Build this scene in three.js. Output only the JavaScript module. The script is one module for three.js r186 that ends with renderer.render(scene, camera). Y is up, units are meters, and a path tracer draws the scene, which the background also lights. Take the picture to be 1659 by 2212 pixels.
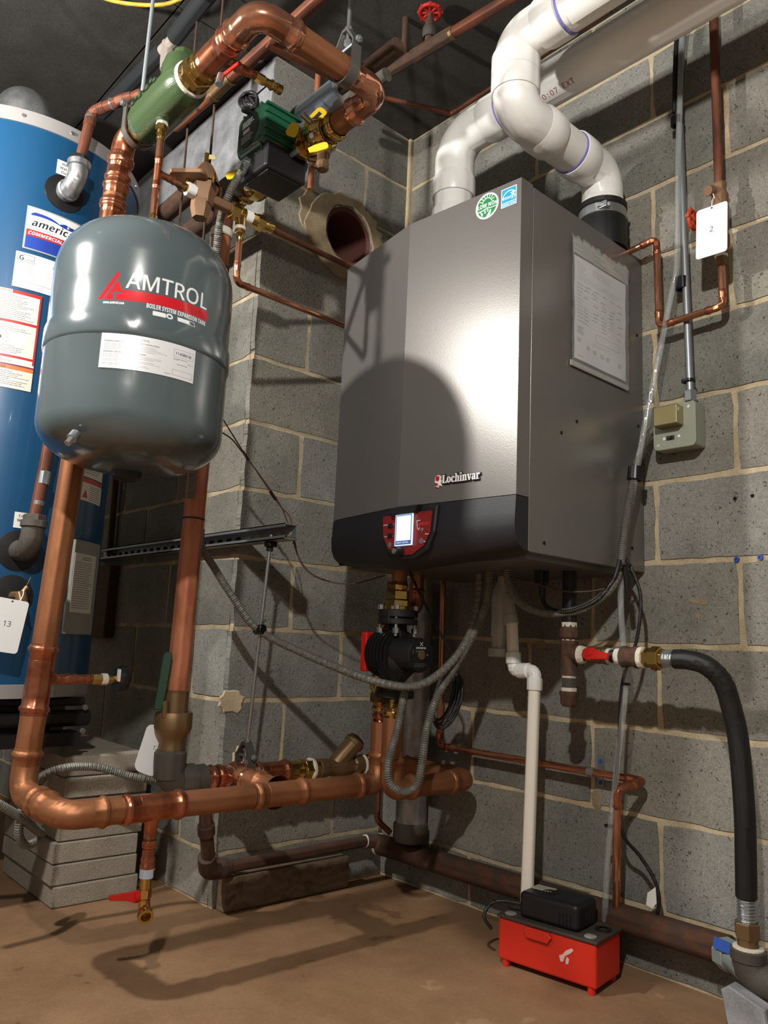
import * as THREE from 'three';
import { mergeGeometries, toCreasedNormals } from 'three/addons/utils/BufferGeometryUtils.js';
import { RoundedBoxGeometry } from 'three/addons/geometries/RoundedBoxGeometry.js';
import { FontLoader } from 'three/addons/loaders/FontLoader.js';
import { TextGeometry } from 'three/addons/geometries/TextGeometry.js';
import { RectAreaLightUniformsLib } from 'three/addons/lights/RectAreaLightUniformsLib.js';
import { Brush, Evaluator, SUBTRACTION } from 'three-bvh-csg';

// ---------------------------------------------------------------- camera, light, exposure
const scene = new THREE.Scene();
scene.background = new THREE.Color(0x000000);
const renderer = new THREE.WebGLRenderer({ antialias: true });
renderer.toneMapping = THREE.LinearToneMapping;
renderer.toneMappingExposure = 0.68;
renderer.shadowMap.enabled = true;
const camera = new THREE.PerspectiveCamera(66.243, 1659 / 2212, 0.05, 30);
camera.position.set(-1.8039, 0.7235, 1.9569);
camera.rotation.set(0.1666, -0.7299, 0.046, 'YXZ');
RectAreaLightUniformsLib.init();
// two bare bulbs hang from the ceiling on cords, outside the frame
const LAMPS = [
  { at: [-2.1, 1.93, 0.15], power: 13.5, color: 0xfffbf4 },
  { at: [-2.1, 2.02, 1.9], power: 15.5, color: 0xfffbf4 },
];
const CEIL = 2.58;

// ---------------------------------------------------------------- helpers
const V = (x, y, z) => new THREE.Vector3(x, y, z);
const A3 = a => (a.isVector3 ? a : new THREE.Vector3(a[0], a[1], a[2]));
function rng(seed) { let s = seed >>> 0; return () => { s = (s + 0x6D2B79F5) | 0; let t = Math.imul(s ^ (s >>> 15), 1 | s); t = (t + Math.imul(t ^ (t >>> 7), 61 | t)) ^ t; return ((t ^ (t >>> 14)) >>> 0) / 4294967296; }; }
const rand = rng(20240611);
const clamp = (v, a, b) => Math.max(a, Math.min(b, v));

const used = new Map();
function numbered(n) { const k = used.get(n) || 0; used.set(n, k + 1); return k ? `${n}_${String(k).padStart(3, '0')}` : n; }
function flat(g) {                                                   // uniform attributes, no index
  let h = g.index ? g.toNonIndexed() : g;
  for (const k of Object.keys(h.attributes)) if (!['position', 'normal', 'uv'].includes(k)) h.deleteAttribute(k);
  if (!h.attributes.normal) h.computeVertexNormals();
  if (!h.attributes.uv) h.setAttribute('uv', new THREE.BufferAttribute(new Float32Array(h.attributes.position.count * 2), 2));
  h.groups = []; h.morphAttributes = {};
  return h;
}
const J = (...gs) => mergeGeometries(gs.flat().map(flat));
function thing(name, label, category, at = [0, 0, 0], group) {
  const o = new THREE.Group(); o.name = numbered(name); o.position.copy(A3(at));
  o.userData = { label, category }; if (group) o.userData.group = group;
  scene.add(o); return o;
}
function struct(name) { const o = new THREE.Group(); o.name = name; o.userData = { kind: 'structure' }; scene.add(o); return o; }
// geometry is given in room coordinates; it is stored relative to the thing it belongs to
function part(t, name, geo, mat, label) {
  const g = Array.isArray(geo) ? J(geo) : geo;
  let root = t; while (root.parent && root.parent !== scene) root = root.parent;
  g.translate(-root.position.x, -root.position.y, -root.position.z);
  const m = new THREE.Mesh(g, mat); m.name = name; m.castShadow = m.receiveShadow = true;
  if (label) m.userData.label = label;
  t.add(m); return m;
}
function moveTo(g, at, dir) {                                        // +y of the shape is turned to dir, origin goes to at
  const q = new THREE.Quaternion().setFromUnitVectors(V(0, 1, 0), A3(dir).clone().normalize());
  g.applyQuaternion(q); const a = A3(at); g.translate(a.x, a.y, a.z); return g;
}
function lathe(at, dir, prof, seg = 28, crease = 0.7) {              // prof: [radius, distance along dir]
  const n = prof.length, pos = [], uv = [], idx = [];
  for (let i = 0; i < n; i++) for (let j = 0; j <= seg; j++) {
    const a = j / seg * Math.PI * 2; pos.push(prof[i][0] * Math.sin(a), prof[i][1], prof[i][0] * Math.cos(a)); uv.push(j / seg, prof[i][1]);
  }
  for (let i = 0; i < n - 1; i++) for (let j = 0; j < seg; j++) {
    const p = i * (seg + 1) + j, q = p + seg + 1;
    idx.push(p, p + 1, q, p + 1, q + 1, q);
  }
  let g = new THREE.BufferGeometry(); g.setAttribute('position', new THREE.Float32BufferAttribute(pos, 3)); g.setAttribute('uv', new THREE.Float32BufferAttribute(uv, 2)); g.setIndex(idx);
  if (prof[n - 1][1] < prof[0][1]) { const k = g.index.array; for (let i = 0; i < k.length; i += 3) { const s = k[i]; k[i] = k[i + 1]; k[i + 1] = s; } }
  g = toCreasedNormals(g, crease);
  return moveTo(g, at, dir);
}
function cyl(a, b, r, seg = 20, r2 = r) {
  a = A3(a); b = A3(b); const d = b.clone().sub(a), L = d.length(), e = Math.min(r, r2, L) * 0.08;
  return lathe(a, d, [[0, 0], [r - e, 0], [r, e], [r2, L - e], [r2 - e, L], [0, L]], seg);
}
function hex(a, b, r) { a = A3(a); b = A3(b); const d = b.clone().sub(a), L = d.length(); return lathe(a, d, [[0, 0], [r * 0.93, 0], [r, r * 0.07], [r, L - r * 0.07], [r * 0.93, L], [0, L]], 6, 0.3); }
function box(x0, x1, y0, y1, z0, z1, r = 0) {
  const w = Math.abs(x1 - x0), h = Math.abs(y1 - y0), d = Math.abs(z1 - z0);
  const g = r ? new RoundedBoxGeometry(w, h, d, 2, Math.min(r, w / 2.01, h / 2.01, d / 2.01)) : new THREE.BoxGeometry(w, h, d);
  g.translate((x0 + x1) / 2, (y0 + y1) / 2, (z0 + z1) / 2); return g;
}
function sweep(pts, r, seg = 14, cap = true) {                        // tube with its own frames; r may be a function of arc length
  const n = pts.length, pos = [], uv = [], idx = [], len = [0];
  for (let i = 1; i < n; i++) len.push(len[i - 1] + pts[i].distanceTo(pts[i - 1]));
  const T = pts.map((p, i) => pts[Math.min(n - 1, i + 1)].clone().sub(pts[Math.max(0, i - 1)]).normalize());
  let N = Math.abs(T[0].y) < 0.9 ? V(0, 1, 0) : V(1, 0, 0); N.sub(T[0].clone().multiplyScalar(N.dot(T[0]))).normalize();
  for (let i = 0; i < n; i++) {
    N.sub(T[i].clone().multiplyScalar(N.dot(T[i]))).normalize();
    const B = T[i].clone().cross(N), rr = typeof r === 'function' ? r(len[i], len[n - 1]) : r;
    for (let j = 0; j <= seg; j++) {
      const a = j / seg * Math.PI * 2, c = Math.cos(a) * rr, s = Math.sin(a) * rr;
      pos.push(pts[i].x + N.x * c + B.x * s, pts[i].y + N.y * c + B.y * s, pts[i].z + N.z * c + B.z * s); uv.push(j / seg, len[i]);
    }
  }
  for (let i = 0; i < n - 1; i++) for (let j = 0; j < seg; j++) { const p = i * (seg + 1) + j, q = p + seg + 1; idx.push(p, p + 1, q, p + 1, q + 1, q); }
  if (cap) for (const [i, f] of [[0, 1], [n - 1, -1]]) {
    const c = pos.length / 3; pos.push(pts[i].x, pts[i].y, pts[i].z); uv.push(0.5, len[i]);
    for (let j = 0; j < seg; j++) { const p = i * (seg + 1) + j; if (f > 0) idx.push(c, p + 1, p); else idx.push(c, p, p + 1); }
  }
  const g = new THREE.BufferGeometry(); g.setAttribute('position', new THREE.Float32BufferAttribute(pos, 3)); g.setAttribute('uv', new THREE.Float32BufferAttribute(uv, 2)); g.setIndex(idx);
  return toCreasedNormals(g, 0.9);
}
const spline = (pts, n = 60, ten = 0.5) => new THREE.CatmullRomCurve3(pts.map(A3), false, 'catmullrom', ten).getSpacedPoints(n);
function fillet(pts, R, n = 10) {
  const P = pts.map(A3), out = [P[0].clone()];
  for (let i = 1; i < P.length - 1; i++) {
    const a = P[i - 1].clone().sub(P[i]), b = P[i + 1].clone().sub(P[i]), la = a.length(), lb = b.length(); a.normalize(); b.normalize();
    const L = Math.min(R * Math.tan((Math.PI - a.angleTo(b)) / 2), la * 0.49, lb * 0.49);
    for (let k = 0; k <= n; k++) { const t = k / n, u = 1 - t, p = P[i].clone().add(a.clone().multiplyScalar(L)), q = P[i].clone().add(b.clone().multiplyScalar(L)); out.push(p.multiplyScalar(u * u + 0.35 * u * t).add(P[i].clone().multiplyScalar(1.3 * u * t)).add(q.multiplyScalar(t * t + 0.35 * u * t))); }
  }
  out.push(P[P.length - 1].clone()); return out;
}
const lerp = (a, b, t) => A3(a).clone().lerp(A3(b), t);
const along = (a, d, s) => A3(a).clone().add(A3(d).clone().multiplyScalar(s));
const dirOf = (a, b) => A3(b).clone().sub(A3(a)).normalize();
// the beaded end of a pressed or soldered fitting, growing from p along d
const pressEnd = (p, d, r, L = 0.034) => lathe(p, d, [[r * 1.02, -0.004], [r * 1.05, 0], [r * 1.05, L * 0.42], [r * 1.13, L * 0.5], [r * 1.2, L * 0.6], [r * 1.2, L * 0.72], [r * 1.12, L * 0.82], [r * 1.05, L * 0.86], [r * 1.05, L], [r, L]], 26, 0.9);
const plainEnd = (p, d, r, L = 0.02) => lathe(p, d, [[r * 1.03, -0.003], [r * 1.1, 0], [r * 1.1, L], [r, L]], 22);
// straight lengths and elbows between the corner points
function run(t, pts, r, R, mPipe, mFit = mPipe, { end = pressEnd, ends = [0, 0], seg = 22, L, elbow = 'elbow', pipe = 'pipe' } = {}) {
  const P = pts.map(A3), cut = P.map(() => 0);
  for (let i = 1; i < P.length - 1; i++) {
    const a = dirOf(P[i], P[i - 1]), b = dirOf(P[i], P[i + 1]);
    cut[i] = R * Math.tan((Math.PI - a.angleTo(b)) / 2);
    const p = along(P[i], a, cut[i]), q = along(P[i], b, cut[i]);
    part(t, elbow, [sweep(fillet([along(p, a, 0.004), P[i], along(q, b, 0.004)], R, 12), r * 1.04, seg, false), end(p, a, r, L), end(q, b, r, L)], mFit);
  }
  for (let i = 0; i < P.length - 1; i++) {
    const d = dirOf(P[i], P[i + 1]), a = along(P[i], d, i ? cut[i] * 0.98 : -ends[0]), b = along(P[i + 1], d, i < P.length - 2 ? -cut[i + 1] * 0.98 : ends[1]);
    if (b.clone().sub(a).dot(d) > 0.004) part(t, pipe, cyl(a, b, r, seg), mPipe);
  }
}
function tee(t, at, d, r, half, bd, br, bl, m, end = pressEnd, L) {
  d = A3(d); bd = A3(bd);
  return part(t, 'tee', [cyl(along(at, d, -half), along(at, d, half), r * 1.05, 24), lathe(at, bd, [[Math.max(br * 1.5, r * .9), r * .35], [Math.max(br * 1.25, r * .6), r * 1.02], [br * 1.1, r * 1.3], [br * 1.08, bl]], 22), end(along(at, d, half), d, r, L), end(along(at, d, -half), d.clone().negate(), r, L), end(along(at, bd, bl), bd, br, L)], m);
}
const coupling = (t, at, d, r, half, m, end = pressEnd) => part(t, 'coupling', [cyl(along(at, d, -half), along(at, d, half), r * 1.05, 24), end(along(at, d, half), d, r), end(along(at, d, -half), A3(d).clone().negate(), r)], m);
function plate(pts, th, at, ux, uy, bevel = 0) {                       // an outline in the plane (ux, uy), thickness towards ux x uy
  const s = new THREE.Shape(pts.map(p => new THREE.Vector2(p[0], p[1])));
  const g = new THREE.ExtrudeGeometry(s, { depth: th, bevelEnabled: bevel > 0, bevelSize: bevel, bevelThickness: bevel, bevelSegments: 1, curveSegments: 8 });
  const X = A3(ux).clone().normalize(), Y = A3(uy).clone().normalize(), Z = X.clone().cross(Y), a = A3(at);
  g.applyMatrix4(new THREE.Matrix4().makeBasis(X, Y, Z).setPosition(a)); return g;
}
function rrect(w, h, r, n = 5) { const o = []; for (const [cx, cy, a0] of [[w - r, h - r, 0], [r, h - r, 90], [r, r, 180], [w - r, r, 270]]) for (let i = 0; i <= n; i++) { const a = (a0 + 90 * i / n) * Math.PI / 180; o.push([cx + r * Math.cos(a), cy + r * Math.sin(a)]); } return o; }
function fitUV(g, ax, ay, x0, x1, y0, y1) {                           // uv 0..1 over a rectangle measured along two directions
  const p = g.attributes.position, uv = new Float32Array(p.count * 2), v = V(0, 0, 0), X = A3(ax), Y = A3(ay);
  for (let i = 0; i < p.count; i++) { v.fromBufferAttribute(p, i); uv[2 * i] = (v.dot(X) - x0) / (x1 - x0); uv[2 * i + 1] = (v.dot(Y) - y0) / (y1 - y0); }
  g.setAttribute('uv', new THREE.BufferAttribute(uv, 2)); return g;
}
// a thin sheet bent round a vertical cylinder; angles in degrees, read left to right, with a little thickness
function cylSheet(cx, cz, r, t0, t1, y0, y1, th = 0.0012, n = 24) {
  const pos = [], uv = [], idx = [];
  for (let k = 0; k < 2; k++) for (let i = 0; i <= n; i++) for (let j = 0; j < 2; j++) {
    const a = (t0 + (t1 - t0) * i / n) * Math.PI / 180, rr = k ? r : r + th;
    pos.push(cx + rr * Math.cos(a), j ? y1 : y0, cz + rr * Math.sin(a)); uv.push(i / n, j);
  }
  const id = (k, i, j) => k * (n + 1) * 2 + i * 2 + j;
  for (let i = 0; i < n; i++) { idx.push(id(0, i, 0), id(0, i + 1, 0), id(0, i + 1, 1), id(0, i, 0), id(0, i + 1, 1), id(0, i, 1)); for (const j of [0, 1]) { const q = [id(0, i, j), id(1, i, j), id(1, i + 1, j), id(0, i, j), id(1, i + 1, j), id(0, i + 1, j)]; idx.push(...(j ? q.reverse() : q)); } }
  for (const i of [0, n]) { const q = [id(0, i, 0), id(0, i, 1), id(1, i, 1), id(0, i, 0), id(1, i, 1), id(1, i, 0)]; idx.push(...(i ? q.reverse() : q)); }
  const g = new THREE.BufferGeometry(); g.setAttribute('position', new THREE.Float32BufferAttribute(pos, 3)); g.setAttribute('uv', new THREE.Float32BufferAttribute(uv, 2)); g.setIndex(idx);
  return toCreasedNormals(g, 0.5);
}

// ---------------------------------------------------------------- textures
function noiseField(N, cells, seed) {                                 // tileable value noise, 0..1
  const r = rng(seed), g = new Float32Array(cells * cells), o = new Float32Array(N * N); for (let i = 0; i < g.length; i++) g[i] = r();
  const sm = t => t * t * (3 - 2 * t);
  for (let y = 0; y < N; y++) { const fy = y / N * cells, iy = fy | 0, ty = sm(fy - iy), y1 = (iy + 1) % cells; for (let x = 0; x < N; x++) { const fx = x / N * cells, ix = fx | 0, tx = sm(fx - ix), x1 = (ix + 1) % cells; const a = g[iy * cells + ix], b = g[iy * cells + x1], c = g[y1 * cells + ix], d = g[y1 * cells + x1]; o[y * N + x] = (a + (b - a) * tx) * (1 - ty) + (c + (d - c) * tx) * ty; } }
  return o;
}
function fbm(N, cells, oct, seed) { const o = new Float32Array(N * N); let w = 0.5, s = 0; for (let k = 0; k < oct; k++) { const n = noiseField(N, Math.min(N, cells << k), seed + k * 17); for (let i = 0; i < o.length; i++) o[i] += n[i] * w; s += w; w *= 0.55; } for (let i = 0; i < o.length; i++) o[i] /= s; return o; }
function dataTex(N, f, srgb = true, M = N) {
  const d = new Uint8Array(N * M * 4); for (let i = 0; i < N * M; i++) { const c = f(i); d[4 * i] = clamp(c[0], 0, 255); d[4 * i + 1] = clamp(c[1], 0, 255); d[4 * i + 2] = clamp(c[2], 0, 255); d[4 * i + 3] = 255; }
  const t = new THREE.DataTexture(d, N, M, THREE.RGBAFormat); t.wrapS = t.wrapT = THREE.RepeatWrapping; t.magFilter = THREE.LinearFilter; t.minFilter = THREE.LinearMipmapLinearFilter; t.generateMipmaps = true; if (srgb) t.colorSpace = THREE.SRGBColorSpace; t.needsUpdate = true; return t;
}
function rep(t, x, y, ox = 0, oy = 0) { const c = t.clone(); c.repeat.set(x, y); c.offset.set(ox, oy); c.needsUpdate = true; return c; }
function canvasTex(w, h, draw) { const c = document.createElement('canvas'); c.width = w; c.height = h; const x = c.getContext('2d'); draw(x, w, h); const t = new THREE.CanvasTexture(c); t.colorSpace = THREE.SRGBColorSpace; t.anisotropy = 4; return t; }
function scribble(x, x0, y0, w, n, step, r, col = '#555', lw = 1.4) { x.fillStyle = col; for (let i = 0; i < n; i++) { let p = x0; const e = x0 + w * (0.72 + 0.28 * r()); while (p < e) { const q = 4 + r() * 16; x.fillRect(p, y0 + i * step, Math.min(q, e - p), lw); p += q + 3; } } }
const std = (o) => new THREE.MeshStandardMaterial(o);
const phy = (o) => new THREE.MeshPhysicalMaterial(o);

const n1 = fbm(1024, 6, 5, 11), n2 = noiseField(1024, 256, 5), n3 = noiseField(1024, 512, 9), n4 = noiseField(1024, 128, 77);
const blockMap = dataTex(1024, i => { let v = (n1[i] - 0.5) * 46 + (n2[i] - 0.5) * 26 + (n3[i] - 0.5) * 22; const pit = n4[i] * 0.55 + n2[i] * 0.45; let k = 134 + v; if (pit > 0.76) k -= 74 * Math.min(1, (pit - 0.76) * 12); if (pit < 0.17) k += 30; return [k * 1.0, k * 0.99, k * 0.945]; });
const blockBump = dataTex(1024, i => { const pit = n4[i] * 0.55 + n2[i] * 0.45; const v = 120 + (n2[i] - 0.5) * 70 + (n3[i] - 0.5) * 60 - (pit > 0.8 ? 90 : 0); return [v, v, v]; }, false);
const m1 = fbm(512, 8, 4, 31), m2 = noiseField(512, 256, 41);
const mortarMap = dataTex(512, i => { const v = (m1[i] - 0.5) * 60 + (m2[i] - 0.5) * 30; return [183 + v, 166 + v, 137 + v * 0.9]; });
const f1 = fbm(1024, 4, 6, 51), f2 = fbm(1024, 24, 3, 57), f3 = noiseField(1024, 512, 61);
const floorMap = dataTex(1024, i => { let v = (f1[i] - 0.5) * 50 + (f2[i] - 0.5) * 22 + (f3[i] - 0.5) * 10; let r = 140 + v, g = 108 + v * 0.9, b = 79 + v * 0.8; if (f2[i] > 0.74 && f1[i] > 0.6) { r += 14; g += 13; b += 12; } if (f2[i] < 0.26 && f1[i] < 0.42) { r -= 16; g -= 15; b -= 13; } return [r, g, b]; });
const floorBump = dataTex(1024, i => { const v = 128 + (f2[i] - 0.5) * 90 + (f3[i] - 0.5) * 30; return [v, v, v]; }, false);
const ceilMap = dataTex(512, i => { const v = (m1[i] - 0.5) * 30 + (m2[i] - 0.5) * 22; return [52 + v * .7, 49 + v * .7, 46 + v * .7]; });
const c1 = fbm(512, 5, 5, 71), c2 = fbm(512, 14, 4, 79);
const copMap = (a, b, k) => dataTex(512, i => { const t = clamp((c1[i] - 0.42) * k, 0, 1) * 0.75 + clamp((c2[i] - 0.5) * 2, 0, 1) * 0.25; return a.map((v, j) => v + (b[j] - v) * t + (m2[i] - 0.5) * 8); });
const copBright = copMap([208, 146, 116], [164, 106, 80], 3.2), copBrown = copMap([164, 110, 76], [134, 86, 56], 3), copOld = copMap([120, 72, 52], [84, 52, 42], 3);
const rough = dataTex(512, i => { const v = 108 + (c2[i] - 0.5) * 120; return [v, v, v]; }, false);
const rustMap = dataTex(512, i => { const t = clamp((c2[i] - 0.4) * 3, 0, 1); return [74 + 24 * t, 58 + 8 * t, 49 - 2 * t]; });
const galvMap = dataTex(512, i => { const v = (c2[i] - 0.5) * 70 + (m2[i] - 0.5) * 20; return [158 + v, 160 + v, 162 + v]; });
const woodMap = dataTex(512, i => { const x = i % 512, y = (i / 512) | 0; const g = Math.sin((y + c1[i] * 90) * 0.22) * 12 + (c1[(y * 512 + ((x >> 4) % 512)) % 262144] - 0.5) * 50; const v = g + (m2[i] - 0.5) * 22; const k = c2[i] > 0.66 ? -16 : 0; return [118 + v * .6 + k, 100 + v * .6 + k, 80 + v * 0.5 + k]; });
const paverMap = dataTex(512, i => { const v = (m1[i] - 0.5) * 26 + (m2[i] - 0.5) * 26; return [150 + v, 141 + v, 128 + v]; });
const grain = dataTex(512, i => { const v = 128 + (m2[i] - 0.5) * 120; return [v, v, v]; }, false);

// ---------------------------------------------------------------- materials
const blockMats = [0, 1, 2, 3, 4, 5].map(k => std({ map: rep(blockMap, 1, 1, k * 0.37, k * 0.21), bumpMap: rep(blockBump, 1, 1, k * 0.37, k * 0.21), bumpScale: 0.0016, roughness: 0.95, color: new THREE.Color([0xffffff, 0xf2f1ec, 0xe6e7e4, 0xfaf6ee, 0xdcdcd8, 0xf0ece6][k]) }));
const M = {
  mortar: std({ map: rep(mortarMap, 2.2, 2.2), bumpMap: rep(grain, 5, 5), bumpScale: 0.0012, roughness: 1 }),
  whitewash: std({ map: rep(galvMap, 1.5, 1.5), roughness: 1, color: 0xfafafc, bumpMap: rep(grain, 4, 4), bumpScale: 0.002 }),
  parge: std({ map: rep(mortarMap, 3, 3), roughness: 1, color: 0xd2ccc4, bumpMap: rep(grain, 6, 6), bumpScale: 0.002 }),
  floor: std({ map: rep(floorMap, 0.55, 0.55), bumpMap: rep(floorBump, 0.55, 0.55), bumpScale: 0.002, roughness: 0.62 }),
  ceiling: std({ map: rep(ceilMap, 1.4, 1.4), roughness: 1, bumpMap: rep(grain, 6, 6), bumpScale: 0.001 }),
  dark: std({ color: 0x0c0b0a, roughness: 1 }),
  plainwall: std({ map: rep(blockMap, 1, 1), roughness: 1 }),
  copper: std({ map: rep(copBright, 2, 4), metalness: 0.88, roughness: 0.36, roughnessMap: rough }),
  copperBrown: std({ map: rep(copBrown, 1, 2), metalness: 0.7, roughness: 0.52 }),
  copperFit: std({ map: rep(copBright, 1, 7), metalness: 0.92, roughness: 0.3, color: 0xe8d2c6 }),
  copperOrange: std({ map: rep(copBright, 1, 2), metalness: 0.35, roughness: 0.42, color: 0xf0dccb }),
  copperOld: std({ map: rep(copOld, 1, 3), metalness: 0.45, roughness: 0.62 }),
  brass: std({ color: 0xc2a05e, metalness: 0.95, roughness: 0.3, roughnessMap: rough }),
  brassDull: std({ color: 0x83694a, metalness: 0.7, roughness: 0.5 }),
  bronze: std({ color: 0x86664c, metalness: 0.35, roughness: 0.6 }),
  iron: std({ color: 0x1d1c1c, metalness: 0.35, roughness: 0.5 }),
  ironGrey: std({ color: 0x5c5750, metalness: 0.5, roughness: 0.6, bumpMap: rep(grain, 4, 4), bumpScale: 0.0008 }),
  rust: std({ map: rep(rustMap, 1, 3), metalness: 0.25, roughness: 0.8 }),
  brownPipe: std({ map: rep(rustMap, 1, 2), metalness: 0.1, roughness: 0.85, color: 0xe8d8cc }),
  galv: std({ map: rep(galvMap, 1, 2), metalness: 0.75, roughness: 0.45 }),
  steel: std({ color: 0xb4b8ba, metalness: 0.9, roughness: 0.33 }),
  zinc: std({ color: 0x8f9498, metalness: 0.7, roughness: 0.42 }),
  darkSteel: std({ color: 0x6d6a66, metalness: 0.7, roughness: 0.5 }),
  pvc: phy({ color: 0xf1f0ec, roughness: 0.36, clearcoat: 0.3, clearcoatRoughness: 0.25 }),
  pvcOld: phy({ color: 0xefe8da, roughness: 0.5 }),
  primer: std({ color: 0x7d78c8, roughness: 0.6 }),
  greyPvc: std({ color: 0xa59b92, roughness: 0.6 }),
  rubber: std({ color: 0x131313, roughness: 0.55 }),
  blackPlastic: std({ color: 0x141518, roughness: 0.45 }),
  blackTrim: std({ color: 0x1b1c20, roughness: 0.5, bumpMap: rep(grain, 3, 3), bumpScale: 0.0002 }),
  foam: std({ color: 0x1f2226, roughness: 0.8 }),
  white: std({ color: 0xeceae6, roughness: 0.6 }),
  teflon: std({ color: 0xd9d2c2, roughness: 0.9, bumpMap: rep(grain, 2, 2), bumpScale: 0.001 }),
  red: std({ color: 0xc01a14, roughness: 0.4 }),
  redWheel: std({ color: 0xb02418, roughness: 0.55 }),
  orangeWheel: std({ color: 0xb4401c, roughness: 0.6 }),
  yellow: std({ color: 0xe6c013, roughness: 0.45 }),
  greenPump: phy({ color: 0x1f5a40, roughness: 0.32, clearcoat: 0.4 }),
  greenSep: phy({ color: 0x3f5232, roughness: 0.36, clearcoat: 0.3, bumpMap: rep(grain, 1, 1), bumpScale: 0.0006 }),
  greenHandle: std({ color: 0x123a24, roughness: 0.5 }),
  blue: phy({ color: 0x12486f, roughness: 0.34, clearcoat: 0.25 }),
  rimGrey: std({ color: 0x9a9796, metalness: 0.2, roughness: 0.5 }),
  boiler: phy({ color: 0x75726f, metalness: 0.4, roughness: 0.29, bumpMap: rep(grain, 2.6, 2.6), bumpScale: 0.00009 }),
  armour: std({ color: 0x77766f, metalness: 0.35, roughness: 0.55 }),
  cable: std({ color: 0x151415, roughness: 0.5 }),
  wireBrown: std({ color: 0x4b342a, roughness: 0.6 }),
  wood: std({ map: rep(woodMap, 1, 1), roughness: 0.9 }),
  paver: std({ map: rep(paverMap, 2, 2), bumpMap: rep(grain, 3, 3), bumpScale: 0.0015, roughness: 1 }),
  clay: std({ color: 0x6b4038, roughness: 1 }),
  tape: std({ color: 0x0e0e10, roughness: 0.35 }),
  clear: phy({ color: 0xf4f6f6, roughness: 0.12, transmission: 0.85, thickness: 0, ior: 1.4 }),
  cloudy: phy({ color: 0xd9d8d2, roughness: 0.55, transmission: 0.45, thickness: 0 }),
  foil: std({ color: 0x9aa2ac, metalness: 0.7, roughness: 0.34 }),
  redPlastic: phy({ color: 0xd02a17, roughness: 0.42 }),
  blueSticker: std({ color: 0x2452a8, roughness: 0.6 }),
  greyPaint: std({ color: 0x8b9692, roughness: 0.5, metalness: 0.2 }),
  boxGrey: std({ color: 0xa3a797, metalness: 0.35, roughness: 0.5 }),
};
// ---------------------------------------------------------------- lamps (bare bulbs on cords)
for (const [i, l] of LAMPS.entries()) {
  const [x, y, z] = l.at;
  const t = thing('bare_bulb_lamp', i ? 'bare bulb on a cord hanging above the floor drain side of the room' : 'bare bulb on a cord hanging in front of the blue water heater', 'lamp', [x, CEIL, z]);
  part(t, 'cord', cyl([x, y + 0.13, z], [x, CEIL - 0.02, z], 0.004, 8), M.cable);
  part(t, 'ceiling_rose', lathe([x, CEIL, z], [0, -1, 0], [[0, 0], [0.05, 0], [0.05, 0.012], [0.012, 0.03], [0, 0.03]]), M.white);
  part(t, 'socket', lathe([x, y + 0.14, z], [0, -1, 0], [[0, 0], [0.012, 0], [0.02, 0.02], [0.02, 0.085], [0, 0.085]]), M.blackPlastic);
  const b = part(t, 'bulb', lathe([x, y + 0.058, z], [0, -1, 0], [[0.012, 0], [0.014, 0.014], [0.028, 0.038], [0.031, 0.06], [0.026, 0.078], [0.013, 0.088], [0, 0.09]]), new THREE.MeshStandardMaterial({ color: 0xffffff, emissive: l.color, emissiveIntensity: 12, roughness: 0.4 }));
  b.castShadow = false;
  const p = new THREE.PointLight(l.color, l.power, 0, 2); p.position.set(0, y - CEIL, 0); p.castShadow = true; p.shadow.mapSize.set(2048, 2048); p.shadow.bias = -0.002; p.shadow.radius = 1.6; t.add(p);
}

// ---------------------------------------------------------------- the room
const sMesh = (root, name, g, m) => { const o = new THREE.Mesh(g, m); o.name = name; o.castShadow = o.receiveShadow = true; root.add(o); return o; };
function uvBox(g, s = 1) {                                            // uv in metres by the dominant normal
  g = flat(g); const p = g.attributes.position, n = g.attributes.normal, uv = new Float32Array(p.count * 2);
  for (let i = 0; i < p.count; i++) { const ax = Math.abs(n.getX(i)), ay = Math.abs(n.getY(i)), az = Math.abs(n.getZ(i)); const [u, v] = ax > ay && ax > az ? [p.getZ(i), p.getY(i)] : ay > az ? [p.getX(i), p.getZ(i)] : [p.getX(i), p.getY(i)]; uv[2 * i] = u * s; uv[2 * i + 1] = v * s; }
  g.setAttribute('uv', new THREE.BufferAttribute(uv, 2)); return g;
}
const floor = new THREE.Mesh(uvBox(box(-4.2, 0.2, -0.15, 0, -2.2, 4.2)), M.floor); floor.name = 'floor'; floor.userData = { kind: 'structure' }; floor.receiveShadow = floor.castShadow = true; scene.add(floor);
const ceiling = struct('ceiling');
sMesh(ceiling, 'slab', uvBox(box(-4.2, 0.2, CEIL + 0.02, CEIL + 0.2, -2.2, 4.2)), M.dark);
{ // ceiling boards with open joints
  const xs = [-4.2, -3.04, -1.82, -0.93, 0.2], zs = [-2.2, -1.3, -0.05, 1.19, 2.43, 4.2];
  for (let i = 0; i < xs.length - 1; i++) for (let k = 0; k < zs.length - 1; k++) { const g = 0.003; const b = uvBox(box(xs[i] + g, xs[i + 1] - g, CEIL, CEIL + 0.03, zs[k] + g, zs[k + 1] - g)); sMesh(ceiling, 'panel', b, M.ceiling); }
}
for (const [n, b] of [['wall_far_side', box(-4.2, -4, -0.15, CEIL + 0.1, -2.2, 4.2)], ['wall_near_side', box(-4.2, 0.2, -0.15, CEIL + 0.1, 4, 4.2)], ['wall_behind_heater', box(-4.2, -0.55, -0.15, CEIL + 0.1, -2.2, -2)]]) { const w = new THREE.Mesh(uvBox(b), M.plainwall); w.name = n; w.userData = { kind: 'structure' }; w.castShadow = w.receiveShadow = true; scene.add(w); }

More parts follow.
